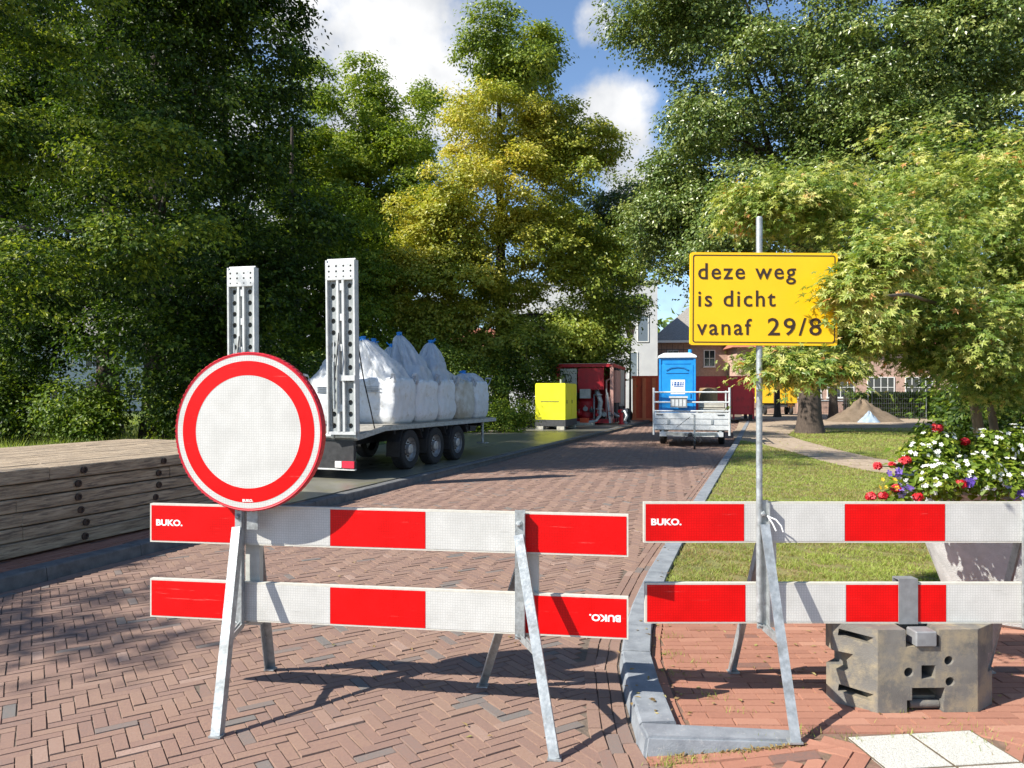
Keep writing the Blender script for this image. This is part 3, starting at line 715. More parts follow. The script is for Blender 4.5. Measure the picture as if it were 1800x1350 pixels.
# ------------------------------------------------------------------ recycled barrier block
def make_block():
    hz = .405; fr = [(-.405, .262), (-.405, hz), (.39, hz), (.39, .262), (.345, .262), (.345, .172), (.385, .172), (.385, 0.0), (-.40, 0.0), (-.40, .172), (-.330, .172), (-.330, .262)]
    fr = fr[::-1]
    TX = Matrix.Rotation(R(90), 4, 'X')
    mb = MB(); mb.prism(fr, -.42, .0, M['concrete_block'], TX); o = mb.build('block')     # y from 0 to .42
    mb = MB(); mb.prism([(-.245, .0), (.25, .0), (.44, .13), (.44, .22), (.25, .35), (-.245, .35), (-.44, .185), (-.44, .165)], -.1, .6, M['concrete_block']); cut = mb.build('cut')
    boolean(o, [cut], 'INTERSECT')
    cs = []
    def cyl(x, z, r, d): q = MB(); q.lathe([(0, -.01), (r, -.01), (r, d), (0, d)], 18, M['concrete_block'], Matrix.Translation((x, 0, z)) @ Matrix.Rotation(R(-90), 4, 'X'), False); cs.append(q.build('c', weld=True))
    def bx(a, b, T=None): q = MB(); q.box(a, b, M['concrete_block'], T); cs.append(q.build('c'))
    def zx(v): return (v-867)*.0006
    def zz(v): return (880-v)*.000555
    cyl(zx(715), zz(525), .023, .2); cyl(zx(1045), zz(425), .022, .2); cyl(zx(1055), zz(610), .022, .2)
    bx((zx(820), -.02, zz(582)), (zx(932), .25, zz(465)))
    bx((zx(690), -.02, zz(300)), (zx(965), .12, hz+.02))
    bx((zx(742), -.02, zz(775)), (zx(1010), .5, zz(662)))
    bx((zx(700), -.02, -.02), (zx(1000), .07, zz(770)))
    for za in (zz(275), zz(775)):
        bx((zx(225), -.02, za), (zx(430), .2, za+.034), Matrix.Translation((zx(330), 0, za)) @ Matrix.Rotation(R(6), 4, 'Y') @ Matrix.Translation((-zx(330), 0, -za)))
    boolean(o, cs)
    return o
blk = empty('barrier_block', (2.025, 3.605, PAVE_Z), R(1.5), 'dirty dark grey ballast block with holes under the right barrier', 'ballast block')
o = make_block(); o.parent = blk; o.name = 'body'
bm = bmesh.new(); bm.from_mesh(o.data); bmesh.ops.remove_doubles(bm, verts=bm.verts, dist=1e-4)
ed = [e for e in bm.edges if len(e.link_faces) == 2 and e.calc_face_angle(0) > R(30)]
try: bmesh.ops.bevel(bm, geom=ed, offset=.005, segments=2, affect='EDGES', clamp_overlap=True)
except Exception: pass
bm.to_mesh(o.data); bm.free()
mb = MB(); mb.tube([(-.07, .045, .028), (.075, .045, .028)], .022, 12, M['concrete_block']); mb.build('bar', parent=blk)
mb = MB(); mb.cbox((-.012, .03, .362), (.105, .09, .075), M['plate_back']); mb.build('hook', parent=blk, bevel=.006)
mb = MB(); xa, xb = (1583-900)/1300*3.68-2.025, (1617-900)/1300*3.68-2.025
mb.box((xa, .088, .405), (xb, .094, .625), M['plate_back']); mb.box((xa, .088, .625), (xb, .150, .631), M['plate_back']); mb.box((xa, .145, .40), (xb, .150, .625), M['plate_back']); mb.build('clamp_bracket', parent=blk)

from mathutils import noise
# ------------------------------------------------------------------ low trailer with upright ramps and big bags
mk('tyre', (.012, .012, .013), (.03, .03, .03), 30, .9, bump=.3)
mk('rim_steel', (.30, .30, .30), (.48, .48, .47), 18, .5, .6, spots=(.16, .14, .12), sscale=6, samount=.38)
mk('chassis', (.012, .012, .013), (.03, .03, .032), 12, .6)
mk('deck_wood', (.20, .185, .16), (.33, .31, .27), 7, .8, bump=.4, bscale=25)
mk('ramp_paint', (.46, .47, .47), (.60, .61, .60), 9, .55, .1, spots=(.33, .33, .31), sscale=5, samount=.36)
mk('ramp_web', (.24, .26, .26), (.34, .36, .355), 9, .6, .1, spots=(.25, .25, .23), sscale=6, samount=.42)
mk('lamp_red', (.62, .03, .06), rough=.25, coat=.4); mk('lamp_white', (.75, .72, .70), rough=.3, coat=.3)
mk('plate_yellow', (.70, .60, .12), rough=.5)
mk('hose_black', (.015, .015, .016), rough=.55)
mk('bag', (.56, .58, .60), (.70, .71, .72), 5, .62, bump=.9, bscale=6, spots=(.42, .41, .38), sscale=5, samount=.42, detail=9)
mk('bag_dirty', (.40, .38, .33), (.58, .57, .53), 4, .7, bump=.5, bscale=9, spots=(.36, .32, .25), sscale=3, samount=.48)
mk('print_grey', (.30, .33, .38), rough=.7)
mk('tie_blue', (.01, .16, .50), (.02, .26, .66), 14, .6)

TR = empty('low_trailer', (-3.88, 13.28, LP+.02), -R(20.5), 'flatbed trailer with two upright white loading ramps, loaded with white bags', 'trailer')
def trailer():
    H = .88; L = 6.5; W = 1.27
    mb = MB(); mb.box((-W, .9, H-.07), (W, L, H-.005), M['chassis'])
    for k in range(8):
        a = -W+.05+k*.305; mb.box((a, .95, H-.005), (a+.30, L-.02, H+.028), M['deck_wood'])
    mb.add([(-W, 0, H-.2), (W, 0, H-.2), (W, .9, H-.07), (-W, .9, H-.07), (-W, 0, H-.10), (W, 0, H-.10), (W, .9, H+.02), (-W, .9, H+.02)], [(3, 2, 1, 0), (4, 5, 6, 7), (0, 1, 5, 4), (1, 2, 6, 5), (2, 3, 7, 6), (3, 0, 4, 7)], M['deck_wood'])
    mb.build('deck', parent=TR)
    mb = MB()
    for s in (-1, 1):
        mb.box((s*W-.012, .92, H-.075), (s*W+.012, L, H+.01), M['galv']); mb.box((s*.45-.06, .1, H-.36), (s*.45+.06, L, H-.08), M['chassis'])
        for y in (1.35, 2.5, 3.65, 4.75, 5.6): mb.box((-W+.02, y-.04, H-.16), (W-.02, y+.04, H-.075), M['chassis'])
    mb.box((-.5, L-.6, H-.36), (.5, L+.5, H-.2), M['chassis']); mb.build('chassis', parent=TR)
    for s in (-1, 1):                                             # light yellow-edged side rail of the sloping tail
        mb = MB(); mb.bar((s*(W+.004), .02, H-.15), (s*(W+.004), .95, H-.03), .02, .09, (0, 0, 1), M['galv']); mb.build('tail_rail', parent=TR)
    mb = MB(); mb.box((-W, -.06, .19), (W, -.01, .33), M['chassis']); mb.box((-W, -.075, .165), (W, -.02, .19), M['alu']); mb.box((-W+.05, -.03, .33), (W-.05, .05, H-.2), M['chassis']); bp = mb.build('bumper', parent=TR)
    for s in (-1, 1):
        mb = MB(); mb.box((s*1.235-.20*(s > 0)-.03*(s < 0), -.095, .205), (s*1.235+.03*(s > 0)+.20*(s < 0), -.061, .325), M['lamp_red'])
        mb.cbox((s*.95, -.078, .265), (.13, .034, .11), M['lamp_white']); mb.build('rear_lamp', parent=bp)
    mb = MB(); mb.box((-.26, -.07, .2), (.26, -.0605, .32), M['plate_yellow']); mb.build('number_plate', parent=bp)
    mb = MB(); T = Matrix.Translation((0, 0, H-.12)); mb.tube([(-1.3, -.06, H-.12), (1.3, -.06, H-.12)], .045, 12, M['galv'])
    for x in (-1.3, -.85, .85, 1.3): mb.tube([(x-.03, -.06, H-.12), (x+.03, -.06, H-.12)], .062, 12, M['galv'])
    mb.build('hinge_shaft', parent=TR)
    # wheels
    def wheel():
        root = MB(); r = .395
        root.lathe([(.24, -.13), (.36, -.13), (r-.01, -.11), (r, -.07), (r, .07), (r-.01, .11), (.36, .13), (.24, .125)], 36, M['tyre'], Matrix.Rotation(R(90), 4, 'Y'))
        for k in range(36):
            a = 2*math.pi*k/36; root.cbox((0, 0, 0), (.20, .018, .012), M['tyre'], Matrix.Rotation(a, 4, 'X') @ Matrix.Translation((0, 0, r)))
        return root
    w0 = wheel().build('wheel', parent=TR)
    mb = MB(); RT = Matrix.Rotation(R(90), 4, 'Y')
    mb.lathe([(.24, .12), (.235, .06), (.215, .03), (.15, .045), (.10, .06), (.10, .125), (.07, .135), (0, .135)], 28, M['rim_steel'], RT)
    for k in range(8):
        a = 2*math.pi*k/8; mb.cbox((0, 0, 0), (.03, .028, .028), M['rust'], Matrix.Translation((.062, .135*math.cos(a), .135*math.sin(a))))
    mb.build('rim', parent=w0)
    w0.location = (1.13, 1.98, .395)
    for (s, y) in ((1, 3.11), (1, 4.22), (-1, 1.98), (-1, 3.11), (-1, 4.22)):
        c = copy_tree(w0, TR); c.location = (s*1.13, y, .395)
        if s < 0: c.rotation_euler = (0, 0, math.pi)
    for s in (-1, 1):
        for y in (1.98, 3.11, 4.22):
            mb = MB(); pts = [(y-.50, .30), (y-.48, .58), (y-.36, .80), (y, .868), (y+.36, .80), (y+.47, .62)]
            for p, q in zip(pts[:-1], pts[1:]): mb.bar((s*1.13, p[0], p[1]-.02), (s*1.13, q[0], q[1]-.02), .29, .010, (0, 0, 1), M['chassis'])
            mb.build('mudguard', parent=TR)
    mb = MB(); mb.tube([(1.15, 5.9, H-.07), (1.15, 5.9, .30)], .035, 8, M['galv']); mb.box((1.03, 5.8, .27), (1.27, 6.0, .30), M['galv']); mb.build('support_leg', parent=TR)
    mb = MB(); mb.bar((-.5, L, .62), (0, L+1.6, .62), .1, .1, (0, 0, 1), M['chassis']); mb.bar((.5, L, .62), (0, L+1.6, .62), .1, .1, (0, 0, 1), M['chassis']); mb.tube([(0, L+1.5, .62), (0, L+1.9, .62)], .04, 8, M['chassis']); mb.build('drawbar', parent=TR)
    # upright ramps: twin perforated channels under a drilled head plate
    def ramp():
        mb = MB(); w = .27; h = 3.02; hd = 2.66; P_ = M['ramp_paint']; W_ = M['ramp_web']
        for s in (-1, 1):
            mb.box((s*w-.03*(s > 0), -.09, 0), (s*w+.03*(s < 0), .075, h-.02), P_)           # outer rail, deep flange
            mb.box((s*.050-.02, -.09, .05), (s*.050+.02, .05, hd), P_)
            nc = 13; x0, x1 = (.070, w-.03) if s > 0 else (-w+.03, -.070)
            for k in range(nc):
                a = .05+(hd-.05)*k/nc; b = .05+(hd-.05)*(k+1)/nc
                holed(mb, x0, x1, a, b, .042, W_, -.035, .012, 12, 1.1)
        mb.box((-.032, -.03, .05), (.032, -.02, hd), W_)
        for k in range(5):
            z = .4+k*.52; mb.box((-.03, -.075, z), (.03, -.055, z+.12), P_)
        # head plate with a real 4 x 3 set of holes
        xs = [-.27, -.135, 0, .135, .27]; 
        for i in range(4):
            off = (.02, .035, -.035, -.02)[i]
            for j in range(3):
                za = hd+.01+j*.09; holed(mb, xs[i], xs[i+1], za, za+.09, .019 if j else .014, P_, -.092, .02, 12)
        mb.add([(-.27, -.092, hd+.28), (.27, -.092, hd+.28), (.262, -.02, h+.01), (-.262, -.02, h+.01)], [(0, 1, 2, 3)], P_)
        mb.add([(-.262, -.02, h+.01), (.262, -.02, h+.01), (.27, .075, h-.03), (-.27, .075, h-.03)], [(0, 1, 2, 3)], P_)
        mb.box((-.27, .06, 0), (.27, .074, h-.03), W_); mb.box((-.27, -.085, 0), (.27, .06, .05), P_)
        mb.box((-.24, -.094, hd-.002), (.24, -.02, hd+.008), P_)
        mb.box((.03, -.125, .93), (.275, -.092, 1.02), M['plate_yellow'] if False else P_)
        return mb
    r0 = ramp().build('ramp', parent=TR); r0.location = (1.065, -.10, H-.09); r0.rotation_euler = (R(1.2), 0, R(7))
    mb = MB(); mb.tube([(-.10, -.14, .45), (-.10, -.15, 1.25)], .024, 10, M['galv']); mb.tube([(-.10, -.15, 1.25), (-.10, -.14, 1.62)], .012, 8, M['alu'])
    mb.tube([(-.14, -.11, .1), (-.135, -.15, .6), (-.03, -.16, 1.35), (-.02, -.11, 1.75)], .010, 6, M['hose_black']); mb.build('lift_cylinder', parent=r0)
    r1 = copy_tree(r0, TR); r1.location = (-1.065, -.10, H-.09); r1.rotation_euler = (R(.6), 0, R(9))
    mb = MB()                                                     # slack chain by the right ramp
    pts = [Vector((1.28, .02, 2.35)), Vector((1.29, .18, 1.75)), Vector((1.29, .42, 1.2)), Vector((1.25, .62, .86))]
    for a, b in zip(pts[:-1], pts[1:]):
        nn = int((b-a).length/.05)
        for k in range(nn):
            p = a.lerp(b, k/nn); q = a.lerp(b, (k+1.25)/nn); mb.bar(p, q, .022 if k % 2 else .010, .010 if k % 2 else .022, (1, 0, 0), M['chassis'])
    mb.build('chain', parent=TR)
trailer()

def big_bag(lx, ly, rz, hs, lean, label, seed, m='bag', slump=0.0, w=.94, h=.88):
    """filled bulk bag; its thin collar is gathered and tied with a blue band"""
    rng = np.random.default_rng(seed)
    q = TR.matrix_basis @ Vector((lx, ly, .88+.028)); t = empty('bulk_bag', q, -R(20.5)+rz, label, 'bulk bag', 'white bulk bags on the trailer')
    n = 15; bm = bmesh.new(); bmesh.ops.create_cube(bm, size=2.0); bmesh.ops.subdivide_edges(bm, edges=bm.edges[:], cuts=n, use_grid_fill=True)
    ph = rng.uniform(0, 6.28, 8)
    for v in bm.verts:
        x, y, z = v.co; e = 9.0; s = (abs(x)**e+abs(y)**e)**(1/e); mx = max(abs(x), abs(y), 1e-6); f = mx/s if s > 0 else 1
        bz = (1-abs(z)**3)*.03+.0; k = (1+bz)*(w/2)*f
        k *= 1-.10*max(0, -z-.7)/.3 - .05*max(0, z-.8)/.2
        wr = .010*math.sin(9*x+ph[0]+3*z)+.008*math.sin(13*y+ph[1]-4*z)+.012*math.sin(5*(x+y)+ph[2])*max(0, z)+ .008*math.sin(24*z+ph[3]+5*x)*max(0, z)
        q_ = Vector((x*1.6+seed*3.1, y*1.6, z*2.2)); rd = 1-abs(noise.noise(q_))*2; rd2 = 1-abs(noise.noise(q_*2.3+Vector((5, 1, 2))))*2
        wr += .030*(rd-.6)*(.55+.45*z)+.014*(rd2-.6)
        k += wr*(1-abs(z)**8)
        hz = h*(z+1)/2
        if z > .9: hz += .05*(1-max(abs(x), abs(y))**2)+.015*math.sin(7*x+ph[4])+.015*math.sin(8*y+ph[5])
        v.co = (x*k, y*k, hz)
    me = bpy.data.meshes.new('body'); bm.to_mesh(me); bm.free(); me.materials.append(M[m]); me.polygons.foreach_set('use_smooth', [True]*len(me.polygons))
    o = bpy.data.objects.new('body', me); C.objects.link(o); o.parent = t
    if seed in (1, 3, 6):                                         # faint printed frame and lines
        mb = MB(); yy = -w/2-.036
        for k in range(4): mb.box((-.16, yy, .62+k*.035), (.18-.05*(k % 2), yy+.05, .626+k*.035), M['print_grey'])
        mb.build('print', parent=o)
    # gathered collar
    rings, seg = 22, 96; vs = []; lx_, ly_ = lean
    for i in range(rings+1):
        u = i/rings
        for j in range(seg):
            a = 2*math.pi*j/seg; c, s_ = math.cos(a), math.sin(a)
            sq = 1/((abs(c)**6+abs(s_)**6)**(1/6)); sqr = (w*.47)*(sq*(1-u)+u*1.0)
            prof = (1-u)**.70*.90+.10
            fold = 1+(.02+.20*u*(1-.3*u))*math.sin(7*a+ph[0]+2.5*u)+.10*u*math.sin(17*a+ph[1])+.03*math.sin(11*a+ph[2]+9*u)
            q_ = Vector((c*1.5+seed, s_*1.5, u*1.2)); rd = 1-abs(noise.noise(q_*1.7))*2; rd2 = 1-abs(noise.noise(q_*4.1+Vector((3, 7, 1))))*2
            r = sqr*prof*fold*(1+(.22*(rd-.55)+.12*(rd2-.55))*min(1, 4*u))
            z = h-.03+hs*u**(1.0+slump)*(1+.05*math.sin(3*a+ph[3])*(1-u))+slump*.25*math.sin(math.pi*u)*(.5+.5*math.sin(a+ph[4]))
            b = u**1.4; vs.append((r*c+lx_*b, r*s_+ly_*b, z))
    fs = [(i*seg+j, i*seg+(j+1) % seg, (i+1)*seg+(j+1) % seg, (i+1)*seg+j) for i in range(rings) for j in range(seg)]
    mb = MB(); mb.add(vs, fs, M['collar' if m == 'bag' else m], True); sk = mb.build('collar', parent=t)
    for a in (1, 3, 5, 7):                                        # lifting loops hanging at the corners
        cx_, cy_ = .42*math.copysign(1, math.cos(a*math.pi/4)), .42*math.copysign(1, math.sin(a*math.pi/4)); lp = MB(); o_ = rng.normal(size=3)*.04
        pts = [(cx_, cy_, h-.12), (cx_*1.13, cy_*1.10, h-.02), (cx_*1.12+o_[0], cy_*1.1+o_[1], h+.10), (cx_*.95, cy_*1.05, h+.10+o_[2]), (cx_*.85, cy_*1.05, h-.02)]
        for p, r_ in zip(pts[:-1], pts[1:]): lp.bar(p, r_, .045, .006, (cx_, cy_, 0), M['collar'])
        lp.build('loop', parent=t)
    top = Vector((lx_, ly_, h-.03+hs)); mb = MB()
    mb.lathe([(.055, -.05), (.07, -.03), (.06, .0), (.045, .02), (.07, .05), (.03, .065), (0, .05)], 11, M['tie_blue'], Matrix.Translation(top) @ Matrix.Rotation(.3*lx_, 4, 'Y'))
    for k in range(5):
        a = rng.uniform(0, 6.28); mb.bar(top+Vector((0, 0, -.03)), top+Vector((.12*math.cos(a), .12*math.sin(a), .06*rng.normal())), .035, .02, (0, 0, 1), M['tie_blue'])
    mb.build('tie', parent=sk, bevel=.004)
    return t
M['collar'] = mat('collar', (.46, .49, .53), (.64, .66, .68), 6, .42, bump=1.0, bscale=8, detail=9)
def thin(m, k=.35):
    nt = m.node_tree; N = nt.nodes; L = nt.links; o = N['Material Output']; b = N['Principled BSDF']; t = N.new('ShaderNodeBsdfTranslucent'); t.inputs[0].default_value = (.8, .83, .86, 1)
    mx = N.new('ShaderNodeMixShader'); mx.inputs[0].default_value = k; L.new(b.outputs[0], mx.inputs[1]); L.new(t.outputs[0], mx.inputs[2]); L.new(mx.outputs[0], o.inputs[0])
thin(M['collar'])
big_bag(.66, 2.0, .03, .84, (-.44, -.1), 'front white bulk bag right behind the right trailer ramp', 1)
big_bag(.68, 2.98, -.04, 1.02, (-.34, .15), 'white bulk bag second in the right row, tallest peaked collar', 2)
big_bag(.66, 3.96, .05, .92, (-.10, .3), 'white bulk bag third in the right row, narrow tied peak', 3)
big_bag(.69, 4.94, -.03, .46, (-.34, -.3), 'dirty white bulk bag with slumped brownish collar, fourth in the right row', 4, 'bag_dirty', .5)
big_bag(.68, 5.90, .04, .26, (.0, -.1), 'last white bulk bag with low flat collar at the trailer front', 5, 'bag', .6)
big_bag(-.52, 2.05, .05, .78, (.28, .1), 'left white bulk bag with sloping collar between the two ramps', 6)
big_bag(-.5, 3.05, -.05, .9, (.2, .1), 'white bulk bag in the left row behind the sloping one', 7)
big_bag(-.52, 4.05, .03, .85, (.1, .1), 'white bulk bag in the left row beside the narrow peaked bag', 8)
big_bag(-.5, 5.05, -.02, .55, (.1, -.1), 'white bulk bag in the left row beside the dirty slumped bag', 9, 'bag', .4)

# ------------------------------------------------------------------ tow trailer with the blue toilet
mk('toilet_blue', (.008, .23, .60), (.015, .29, .70), 5, .42, spots=(.01, .18, .48), sscale=3, samount=.36)
mk('toilet_dark', (.006, .15, .40), rough=.5)
mk('toilet_roof', (.78, .80, .82), rough=.5)
mk('label_blue', (.03, .10, .30), rough=.5)
mk('sheet_board', (.36, .34, .28), (.54, .52, .45), 8, .8, spots=(.25, .23, .19), sscale=4, samount=.4)
TT = empty('tow_trailer', (5.50, 22.7, 0), -R(14.5), 'open aluminium tow trailer with tube rails carrying the blue toilet', 'trailer')
def tow():
    W = 1.13; L = 3.6; zb = .56; zt = 1.05; A = M['alu']
    mb = MB(); mb.box((-W, 0, zb-.06), (W, L, zb), M['deck_wood']); mb.build('bed', parent=TT)
    for (a, b, nm) in (((-W, -.025, zb-.03), (W, 0, zt), 'front_board'), ((-W-.025, 0, zb-.03), (-W, L, zt), 'side_board'), ((W, 0, zb-.03), (W+.025, L, zt), 'side_board'), ((-W, L, zb-.03), (W, L+.025, zt), 'tail_board')):
        mb = MB(); mb.box(a, b, A)
        if nm == 'front_board':
            for z in (zb+.12, zb+.30): mb.box((-W+.02, -.034, z), (W-.02, -.0255, z+.012), M['plate_back'])
            for x in (-.68, .62): mb.box((x-.035, -.045, zb+.14), (x+.035, -.0255, zb+.28), M['galv'])
            for x in (-.95, .88): mb.box((x-.10, -.042, zt-.075), (x+.1, -.0255, zt-.05), M['hose_black'])
        mb.build(nm, parent=TT)
    mb = MB()
    for x in (-W, W):
        mb.tube([(x, -.01, zb-.2), (x, -.01, 1.82)], .035, 8, A)
        mb.tube([(x, L, zb), (x, L, 1.75)], .035, 8, A)
        for z in (1.37, 1.68): mb.tube([(x, 0, z), (x, L, z)], .022, 8, A)
    for z in (1.10, 1.37, 1.68): mb.tube([(-W, -.02, z), (W, -.02, z)], .026, 8, A)
    mb.build('rail', parent=TT)
    mb = MB()
    mb.box((-.9, .0, zb-.22), (-.82, L, zb-.06), M['galv']); mb.box((.82, .0, zb-.22), (.9, L, zb-.06), M['galv']); mb.box((-.95, -.03, zb-.24), (.95, .06, zb-.10), A); mb.build('chassis', parent=TT)
    mb = MB()
    for s in (-1, 1): mb.bar((s*.8, .1, zb-.16), (s*.06, -1.25, zb-.12), .07, .09, (0, 0, 1), M['galv'])
    mb.bar((0, -1.1, zb-.10), (0, -1.65, zb-.10), .07, .07, (0, 0, 1), M['chassis']); mb.lathe([(0, -.05), (.05, -.05), (.06, 0), (.04, .06), (0, .07)], 12, M['chassis'], Matrix.Translation((0, -1.68, zb-.1))); mb.build('drawbar', parent=TT)
    mb = MB(); mb.tube([(.11, -1.05, .12), (.11, -1.05, 1.02)], .028, 8, M['galv']); mb.tube([(.11, -1.05, 1.02), (.02, -1.05, 1.04)], .012, 6, M['galv']); mb.tube([(-.02, -1.05, .95), (-.42, -.3, .62)], .012, 6, M['galv']); j = mb.build('jockey_stand', parent=TT)
    mb = MB(); mb.lathe([(0, -.03), (.11, -.03), (.125, -.015), (.125, .015), (.11, .03), (0, .03)], 18, M['tyre'], Matrix.Translation((.11, -1.05, .125)) @ Matrix.Rotation(R(90), 4, 'Y')); mb.build('wheel', parent=j)
    mb = MB(); mb.tube([(.05, -1.6, .42), (.25, -1.2, .2), (.3, -.6, .25), (.2, 0, .45)], .012, 6, M['hose_black']); mb.tube([(-.05, -1.5, .42), (-.2, -1.1, .25), (-.25, -.5, .3), (-.1, 0, .42)], .010, 6, M['hose_black']); mb.build('cable', parent=TT)
    w = MB(); RT = Matrix.Rotation(R(90), 4, 'Y'); w.lathe([(.17, -.09), (.29, -.09), (.315, -.06), (.315, .06), (.29, .09), (.17, .085)], 28, M['tyre'], RT); w0 = w.build('wheel', parent=TT)
    w = MB(); w.lathe([(.17, .07), (.16, .03), (.06, .05), (.05, .08), (0, .08)], 20, M['rim_steel'], RT); w.build('rim', parent=w0); w0.location = (.93, 1.5, .315)
    for (x, y) in ((.93, 2.2), (-.93, 1.5), (-.93, 2.2)):
        c = copy_tree(w0, TT); c.location = (x, y, .315); c.rotation_euler = (0, 0, 0 if x > 0 else math.pi)
    mb = MB()
    for s in (-1, 1):
        T = Matrix.Translation((s*.60, -.05, .40)); mb.cbox((0, 0, 0), (.22, .05, .09), M['lamp_white'], T)
    mb = MB(); mb.box((-.62, -.13, 1.21), (-.12, -.05, 1.52), M['plate_back']); mb.box((-.66, -.15, 1.50), (-.10, -.04, 1.56), M['alu'])
    for k in range(4): mb.box((-.585+k*.115, -.135, 1.25), (-.50+k*.115, -.1305, 1.46), M['alu'])
    mb.build('tool_box', parent=TT)
tow()
tq = TT.matrix_basis @ Vector((-.46, .72, .56))
WC = empty('portable_toilet', tq, -R(14.5)+R(4), 'blue portable toilet with white roof standing on the tow trailer', 'portable toilet')
def toilet():
    w = .54; h = 2.18; B = M['toilet_blue']
    mb = MB(); mb.box((-w, -w, 0), (w, w, h), B)
    for s in (-1, 1): mb.box((s*w-.05, -w-.03, .05), (s*w+.02*(s > 0)-.0, -w, h-.03), B) if s > 0 else mb.box((-w-.02, -w-.03, .05), (-w+.05, -w, h-.03), B)
    for z in (.35, .9, 1.45):
        for k in range(2): mb.box((w, -w+.12+k*.46, z), (w+.014, -w+.46+k*.46, z+.42), B)
    mb.build('cabin', parent=WC, bevel=.012, segs=2)
    mb = MB(); mb.box((-w+.06, -w-.022, .10), (w-.06, -w-.002, 1.98), B); d = mb.build('door', parent=WC, bevel=.01)
    mb = MB()                                                    # arched moulding over the door
    pts = [(-.34, 1.80), (-.2, 1.875), (0, 1.90), (.2, 1.875), (.34, 1.80)]
    for a, b in zip(pts[:-1], pts[1:]): mb.bar((a[0], -w-.03, a[1]), (b[0], -w-.03, b[1]), .025, .05, (0, 0, 1), M['toilet_dark'])
    mb.box((-.34, -w-.036, 1.70), (.34, -w-.0225, 1.725), M['toilet_dark']); mb.box((-.40, -w-.036, 2.0), (.40, -w-.0215, 2.03), B)
    mb.build('moulding', parent=d, bevel=.006)
    mb = MB(); mb.box((-.20, -w-.028, 1.06), (.23, -w-.0225, 1.51), M['toilet_roof']); lb = mb.build('label_plate', parent=d)
    mb = MB(); rg = random.Random(3)                             # worn blue lettering, no longer readable
    for k, (xa, xb) in enumerate(((-.16, -.13), (-.10, -.03), (-.01, .06), (.08, .13), (.15, .19))):
        za = 1.33+rg.uniform(-.01, .01); mb.box((xa, -w-.0305, za), (xb, -w-.0282, za+.06), M['label_blue']); mb.box((xa+.01, -w-.0305, za+.07), (xb, -w-.0282, za+.115), M['label_blue'])
    mb.box((-.10, -w-.0305, 1.29), (.19, -w-.0282, 1.315), M['label_blue'])
    for k in range(7): mb.box((-.17+k*.05, -w-.0305, 1.10), (-.145+k*.05, -w-.0282, 1.13), M['plate_back'])
    mb.build('lettering', parent=lb)
    mb = MB(); mb.box((.38, -w-.04, .95), (.42, -w-.0225, 1.07), M['toilet_dark']); mb.build('handle', parent=d)
    mb = MB(); pr = [(-w-.05, -w-.06, h), (w+.05, -w-.06, h), (w+.05, w+.05, h), (-w-.05, w+.05, h)]
    mb.add(pr+[(p[0], p[1], h+.07) for p in pr]+[(-w+.14, -w+.14, h+.17), (w-.14, -w+.14, h+.17), (w-.14, w-.14, h+.17), (-w+.14, w-.14, h+.17)],
           [(3, 2, 1, 0), (0, 1, 5, 4), (1, 2, 6, 5), (2, 3, 7, 6), (3, 0, 4, 7), (4, 5, 9, 8), (5, 6, 10, 9), (6, 7, 11, 10), (7, 4, 8, 11), (8, 9, 10, 11)], M['toilet_roof'])
    mb.build('roof', parent=WC, bevel=.02, segs=2)
    mb = MB(); mb.tube([(w-.1, w-.1, h), (w-.1, w-.1, h+.32)], .06, 10, B); mb.build('vent_pipe', parent=WC)
toilet()
for k in range(4):
    q = TT.matrix_basis @ Vector((.62, 1.0, .565+k*.215)); mb = MB(); w_ = (.86, .84, .80, .78)[k]
    mb.box((-w_/2, -.6, 0), (w_/2, .6, .19), M['sheet_board']); mb.box((-w_/2+.04, -.606, .08), (w_/2-.04, -.6, .095), M['plate_back'])
    o = mb.build('board_pack', bevel=.01); o.location = q; o.rotation_euler = (0, 0, -R(14.5)+(.03, -.05, .04, -.03)[k])
    tag(o, f'beige flat pack of boards, {("lowest", "second", "third", "topmost")[k]} of the pile in the tow trailer', 'board pack', 'packs of boards in the tow trailer')
mk('barrel_brown', (.16, .10, .045), (.24, .15, .07), 6, .6)
q = TT.matrix_basis @ Vector((.52, 2.3, .56)); mb = MB(); mb.lathe([(0, 0), (.27, 0), (.30, .06), (.30, .5), (.285, .52), (.30, .54), (.30, 1.2), (.27, 1.27), (0, 1.28)], 24, M['barrel_brown']); o = mb.build('barrel'); o.location = q
tag(o, 'brown barrel standing behind the board packs in the tow trailer', 'barrel')

